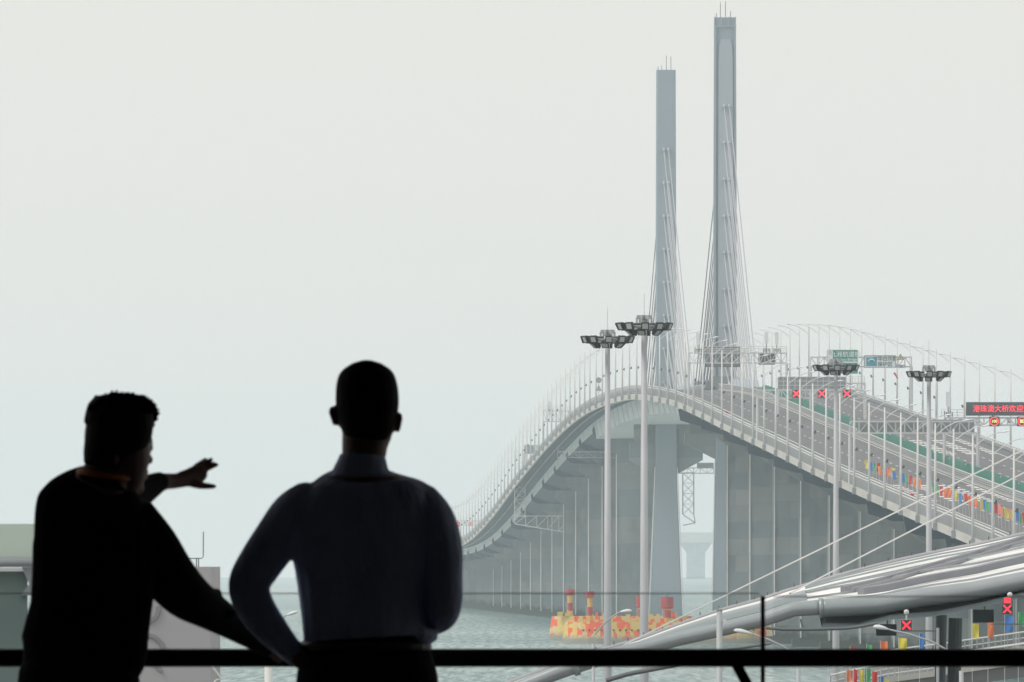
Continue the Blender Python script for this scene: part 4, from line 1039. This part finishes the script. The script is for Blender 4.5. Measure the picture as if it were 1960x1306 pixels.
# --- man standing, seen from behind, hands on hips
D = 36.2
man = thing('person', 'man seen from behind in a navy shirt, short hair, left hand on hip', 'person', (W(697, 0, D).x, D, FL), 'two men at the railing')
head2 = [(702, 719, 40, .055, .01), (702, 732, 50, .08, .005), (702, 752, 58, .094, 0), (703, 782, 57.5, .096, 0), (703, 806, 56, .092, .005), (702, 828, 49, .078, .015), (699, 846, 45, .064, .005), (697, 866, 43, .06, -.005), (695, 890, 42, .062, -.01), (694, 915, 60, .07, -.01), (694, 950, 90, .07, 0)]
def face(dx, sgn=1):
    def f(mb, K):
        ell(mb, K, D, dx, 802, 7, 14, .012, .104); ell(mb, K, D, dx, 772, 34, 7, .01, .09)
        ell(mb, K, D, dx, 822, 17, 5, .008, .092); ell(mb, K, D, dx, 838, 20, 12, .02, .07)
        for s in (-1, 1): ell(mb, K, D, dx+s*20, 786, 9, 5, .01, .09)
        # ears
        ell(mb, K, D, 641, 798, 8, 19, .018, -.005); ell(mb, K, D, 636, 789, 7, 13, .014, -.012); ell(mb, K, D, 761, 810, 8, 19, .018, -.005); ell(mb, K, D, 765, 801, 6.5, 12, .014, -.012)
    return f
K_ = D/F
legs2 = [[(645, 1290, 55, .1, 0), (635, 1400, 52, .1, 0), (628, 1560, 38, .065, .01), (626, 1700, 30, .055, -.01), (625, 1850, 20, .04, 0), (622, 1885, 26, .09, .05)],
         [(760, 1290, 55, .1, 0), (768, 1400, 52, .1, 0), (775, 1560, 38, .065, .01), (778, 1700, 30, .055, -.01), (780, 1850, 20, .04, 0), (784, 1885, 26, .09, .05)]]
lhand = [[(556, 1243, 15, .022, -.02), (572, 1258, 19, .02, -.03), (592, 1270, 21, .017, -.04), (606, 1276, 19, .014, -.05)],
         [(600, 1262, 6.3, .009, -.055), (620, 1266, 6, .009, -.085), (638, 1270, 5, .008, -.10)],
         [(602, 1272, 6.3, .009, -.055), (624, 1278, 6, .009, -.087), (646, 1283, 5, .008, -.105)],
         [(602, 1282, 6.3, .009, -.055), (622, 1290, 6, .009, -.087), (642, 1296, 5, .008, -.105)],
         [(598, 1290, 5.8, .008, -.05), (614, 1299, 5.4, .008, -.077), (630, 1306, 4.6, .007, -.095)],
         [(576, 1264, 7.5, .011, -.01), (586, 1280, 6.5, .01, .03), (600, 1288, 5.5, .009, .06)]]
rhand = [[(812, 1200, 15, .022, .10), (796, 1210, 18, .018, .12), (780, 1216, 18, .016, .125)]] + [[(782, 1204+9*k, 6, .009, .13), (764, 1207+9*k, 5.6, .009, .135), (750, 1211+9*k, 5, .008, .12)] for k in range(4)] + [[(796, 1200, 7, .01, .12), (790, 1190, 6, .009, .13), (784, 1182, 5, .008, .13)]]
arms2 = [[(600, 960, 30, .04, 0), (540, 1030, 30, .045, -.01), (478, 1118, 26, .038, -.03), (520, 1200, 22, .03, -.02), (562, 1248, 16, .022, -.02)],
         [(800, 960, 30, .04, 0), (845, 1060, 28, .045, -.02), (858, 1160, 25, .035, -.02), (830, 1195, 20, .028, .06), (808, 1203, 15, .022, .11)]]
torso2 = [[(694, 940, 95, .08, 0), (694, 1060, 110, .1, 0), (695, 1180, 100, .1, 0), (697, 1270, 105, .1, 0), (700, 1330, 100, .1, 0)]]
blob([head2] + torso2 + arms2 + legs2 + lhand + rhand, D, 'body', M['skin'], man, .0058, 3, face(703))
def hair2(mb, K):
    pass
blob([[(702, 703, 37, .05, -.002), (702, 709, 47, .065, -.004), (702, 719, 54, .082, -.006), (702, 737, 59, .094, -.01), (703, 762, 61, .10, -.012), (703, 784, 60, .098, -.014), (703, 804, 55, .09, -.018), (702, 822, 49, .076, -.022), (701, 834, 44, .06, -.024)]], D, 'hair', M['hair'], man, .0055, 3, capk=.28)
shirt2 = [[(692, 905, 52, .07, -.005), (692, 918, 94, .09, 0), (694, 942, 129, .105, 0), (697, 972, 140, .115, 0), (695, 1010, 138, .12, 0), (693, 1070, 133, .122, 0), (692, 1130, 122, .122, 0), (694, 1180, 117, .122, 0), (699, 1226, 118, .124, 0)],
          [(598, 955, 40, .06, 0), (566, 985, 48, .065, -.005), (532, 1030, 46, .062, -.01), (496, 1082, 43, .056, -.02), (477, 1120, 40, .05, -.03), (488, 1160, 38, .045, -.03), (518, 1203, 33, .04, -.02), (552, 1240, 25, .032, -.02), (568, 1256, 22, .028, -.02)],
          [(798, 958, 42, .06, 0), (826, 998, 46, .062, -.01), (844, 1050, 42, .058, -.015), (849, 1100, 37, .054, -.02), (851, 1150, 34.5, .05, -.02), (846, 1178, 30, .042, .02), (826, 1194, 24, .036, .08), (812, 1201, 19, .03, .10)],
          [(740, 1215, 70, .1, 0), (800, 1218, 28, .08, .02), (828, 1216, 14, .05, .03)]]
blob(shirt2, D, 'shirt', M['shirt'], man, .0062, 4, capk=.55)
blob([[(692, 912, 66, .082, -.006), (692, 900, 55, .075, -.006), (693, 888, 49, .072, -.006), (694, 872, 44, .068, -.004)]], D, 'collar', M['shirt'], man, .005, 1, capk=.08)
# centre pleat and yoke seam of the shirt
b = MB()
for k in range(14):
    y = 955 + k*16; p = Vector(((690-980)*K_, D-.119, CH+(HZ-y)*K_)); q = p - Vector((0, 0, 16*K_))
    b.bar(p, q, .010, .008, up=(0, 1, 0))
b.build('pleat', M['shirt'], man)
blob([[(699, 1222, 118, .125, 0), (700, 1245, 122, .13, 0), (702, 1275, 130, .14, 0), (704, 1310, 136, .145, 0), (704, 1345, 128, .14, 0)]] + [[(x, y, hw+22-6*(i > 1), d+.035, dy) for i, (x, y, hw, d, dy) in enumerate(L[:-1])] for L in legs2], D, 'trousers', M['trousers'], man, .008, 3)
for x in (623, 783):
    blob([[(x, 1893, 28, .03, -.09), (x, 1888, 32, .035, -.02), (x, 1893, 33, .03, .08), (x, 1897, 26, .02, .17)]], D, 'shoe', M['leather'], man, .008, 2)
b = MB(); K = K_
b.tube([Vector(((699-980)*K + 119*K*math.cos(R(a)), D + .129*math.sin(R(a)), CH+(HZ-1238)*K)) for a in range(0, 361, 15)], .014, 6, False); b.build('belt', M['leather'], man)
# --- man pointing
D = 36.1; K = D/F
man = thing('person', 'man in black jacket and orange lanyard pointing right, other arm on the handrail', 'person', (W(165, 0, D).x, D, FL), 'two men at the railing')
head1 = [(228, 785, 42, .05, 0), (228, 798, 54, .075, 0), (226, 815, 62, .088, 0), (225, 842, 64, .09, 0), (226, 868, 62, .086, .005), (228, 892, 58, .078, .015), (230, 915, 48, .066, .02), (226, 936, 38, .055, .02)]
neck1 = [(215, 880, 44, .06, -.01), (202, 912, 47, .062, -.02), (185, 945, 60, .065, -.02), (172, 985, 85, .07, 0)]
def face1(mb, K):
    ell(mb, K, D, 284, 846, 8, 14, .02, .055); ell(mb, K, D, 287, 858, 6, 6, .03, .05)        # brow
    ell(mb, K, D, 284, 880, 8.5, 9, .014, .07); ell(mb, K, D, 280, 868, 7, 14, .014, .065)         # nose
    ell(mb, K, D, 277, 903, 8, 5, .016, .055); ell(mb, K, D, 275, 914, 8, 5, .016, .05)         # lips
    ell(mb, K, D, 262, 934, 14, 14, .025, .04); ell(mb, K, D, 248, 920, 22, 22, .05, .03)       # chin, jaw
    ell(mb, K, D, 272, 866, 6, 4, .012, .06)
    ell(mb, K, D, 222, 872, 9, 20, .014, -.088); ell(mb, K, D, 216, 862, 7, 12, .012, -.094)    # ear
arm_l = [(225, 985, 34, .05, .02), (245, 955, 28, .045, .16), (278, 932, 22, .035, .30), (305, 921, 17, .03, .36), (330, 919, 15, .024, .39), (348, 915, 16, .02, .41)]
hand_l = [[(340, 916, 16, .020, .40), (356, 911, 17, .018, .42), (372, 905, 19, .015, .435), (380, 899, 15, .013, .44)],
          [(374, 899, 8.5, .0095, .44), (390, 894, 6.3, .009, .452), (400, 890, 5.2, .0085, .458), (409, 887, 4.2, .007, .462)],
          [(374, 893, 7.5, .0095, .445), (386, 885, 6, .009, .462), (397, 877, 4.6, .0085, .472)],
          [(370, 890, 6.5, .0095, .45), (379, 883, 5.5, .009, .475), (385, 877, 4.4, .008, .49)],
          [(366, 892, 6, .009, .455), (372, 887, 5, .0085, .48), (377, 886, 4.4, .008, .495)],
          [(354, 920, 10, .012, .41), (372, 926.5, 8, .0105, .415), (388, 928.5, 6.4, .0095, .42), (404, 929.5, 5, .008, .425)]]
arm_r = [(262, 1020, 28, .045, .03), (330, 1105, 30, .05, .11), (410, 1175, 27, .045, .28), (465, 1212, 19, .032, .42), (505, 1240, 15, .024, .52)]
hand_r = [[(500, 1236, 14, .022, .52), (520, 1245, 16, .02, .55), (536, 1250, 15, .018, .57)]] + [[(530, 1243+6*k, 6, .009, .555+.012*k), (546, 1247+6*k, 5.5, .009, .575+.012*k), (552, 1258+5*k, 5, .0085, .59), (548, 1268, 4.5, .008, .59)] for k in range(4)] + [[(512, 1250, 7, .011, .53), (520, 1262, 6, .01, .55), (528, 1268, 5, .009, .57)]]
legs1 = [[(110, 1290, 55, .1, 0), (100, 1400, 52, .1, 0), (98, 1560, 38, .065, .01), (96, 1700, 30, .055, -.01), (95, 1850, 20, .04, 0), (100, 1885, 26, .09, .06)],
         [(190, 1290, 55, .1, 0), (205, 1400, 52, .1, .02), (212, 1560, 38, .065, .06), (215, 1700, 30, .055, .04), (218, 1850, 20, .04, .04), (225, 1885, 26, .09, .10)]]
torso1 = [[(175, 960, 85, .08, 0), (178, 1060, 100, .1, 0), (170, 1180, 95, .1, 0), (155, 1290, 95, .1, 0), (150, 1330, 95, .1, 0)]]
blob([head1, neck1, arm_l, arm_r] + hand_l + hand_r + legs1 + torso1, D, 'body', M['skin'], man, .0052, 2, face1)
def spikes(mb, K):
    rnd = random.Random(3)
    for k in range(30):
        a = R(rnd.uniform(15, 165)); rx, rz = 64, 50
        cx, cy = 229 + rx*math.cos(a)*.92, 806 - rz*math.sin(a)*.95
        L = 9 + 11*rnd.random(); dx = math.cos(a)*.8 + .65; dz = math.sin(a)*.8 - .1*(a < 1)
        dy = rnd.uniform(-.06, .06)
        p = Vector(((cx-980)*K, D+dy, CH+(HZ-cy)*K)); q = p + Vector((dx, rnd.uniform(-.3, .3), dz)).normalized()*L*K
        mb.tube([p - (q-p)*.6, p, q], [.010, .007, .002], 6)
    for (x, y), (x2, y2) in (((283, 790), (306, 793)), ((284, 782), (300, 778)), ((276, 775), (292, 766)), ((286, 800), (304, 803)), ((262, 765), (274, 757)), ((194, 768), (180, 757)), ((288, 812), (297, 815))):
        p = Vector(((x-980)*K, D, CH+(HZ-y)*K)); q = Vector(((x2-980)*K, D, CH+(HZ-y2)*K)); mb.tube([p-(q-p), p, q], [.022, .018, .003], 8)
blob([[(229, 759, 44, .05, -.012), (229, 765, 54, .07, -.012), (229, 776, 61, .09, -.012), (228, 800, 66, .1, -.013), (225, 828, 66, .1, -.015), (214, 850, 56, .097, -.02), (204, 872, 46, .085, -.025), (198, 895, 38, .07, -.03)]], D, 'hair', M['hair'], man, .0038, 1, spikes, capk=.15)
b = MB(); rnd = random.Random(5)
for k in range(420):          # tousled strands standing off the crown
    a = R(rnd.uniform(14, 150)); cy0 = 806; rx, rz = 60, 47
    cx, cy = 229 + rx*math.cos(a), cy0 - rz*math.sin(a)**.85
    L = rnd.uniform(6, 13) * (1.5 if a < R(60) else 1.0 if a < R(115) else .6)
    dx = math.cos(a)*.7 + rnd.uniform(.2, 1.1); dz = max(.05, math.sin(a))*.9 + rnd.uniform(-.35, .2); dy = rnd.uniform(-.075, .045)
    p = Vector(((cx-980)*K, D+dy, CH+(HZ-cy)*K)); d = Vector((dx, rnd.uniform(-.3, .3), dz)).normalized()
    b.tube([p - d*8*K, p, p + d*L*.6*K, p + (d + Vector((.15, 0, -.12)))*L*K], [.006, .0048, .003, .0006], 5, False)
b.build('hair_strands', M['hair'], man)['kind'] = 'stuff'
jac = [[(178, 913, 44, .075, -.02), (176, 928, 76, .09, -.01), (174, 950, 99, .105, 0), (172, 985, 107, .115, 0), (178, 1030, 116, .122, 0), (178, 1080, 117, .125, 0), (177, 1130, 118, .125, 0), (173, 1170, 117, .125, 0), (166, 1210, 120, .127, 0), (160, 1245, 122, .13, 0), (152, 1275, 112, .128, 0), (148, 1292, 108, .125, 0)],
       [(250, 985, 46, .07, .02), (285, 1045, 55, .075, .05), (318, 1098, 53, .07, .10), (352, 1138, 48, .064, .16), (395, 1168, 38, .056, .25), (432, 1192, 31, .048, .34), (470, 1217, 25, .038, .43), (498, 1236, 20, .03, .50), (508, 1243, 17, .028, .52)],
       [(222, 985, 44, .07, .02), (240, 965, 36, .06, .12), (262, 945, 29, .05, .22), (283, 930, 24, .042, .30), (297, 922, 20, .036, .345), (303, 920, 19, .034, .355)]]
def folds(mb, K):
    for x, y, hw, hh in ((408, 1122, 14, 10), (440, 1160, 12, 9), (335, 1062, 14, 16)): ell(mb, K, D, x, y+14, hw, hh, .03, .25 if x > 380 else .08)
blob(jac, D, 'jacket', M['jacket'], man, .0065, 2, folds, capk=.2)
blob([[(194, 928, 52, .078, -.02), (197, 918, 47, .073, -.02), (199, 912, 46, .071, -.02)]], D, 'collar', M['jacket'], man, .005, 2, capk=.1)
b = MB()
b.tube([Vector(((199-980)*K + 47.5*K*math.cos(R(a)), D-.02 + .073*math.sin(R(a)), CH+(HZ-(910 + 7*math.cos(R(a))))*K)) for a in range(0, 361, 15)], .0085, 6, False); b.build('lanyard', M['lanyard'], man)
blob([[(150, 1285, 108, .125, 0), (148, 1310, 112, .135, 0), (150, 1350, 112, .135, 0)]] + [[(x, y, hw+20-6*(i > 1), d+.03, dy) for i, (x, y, hw, d, dy) in enumerate(L[:-1])] for L in legs1], D, 'trousers', M['trousers'], man, .008, 3)
for x, dy in ((100, 0), (224, .05)):
    blob([[(x, 1893, 28, .03, -.09+dy), (x, 1888, 32, .035, -.02+dy), (x+4, 1893, 33, .03, .08+dy), (x+6, 1897, 26, .02, .17+dy)]], D, 'shoe', M['leather'], man, .008, 2)
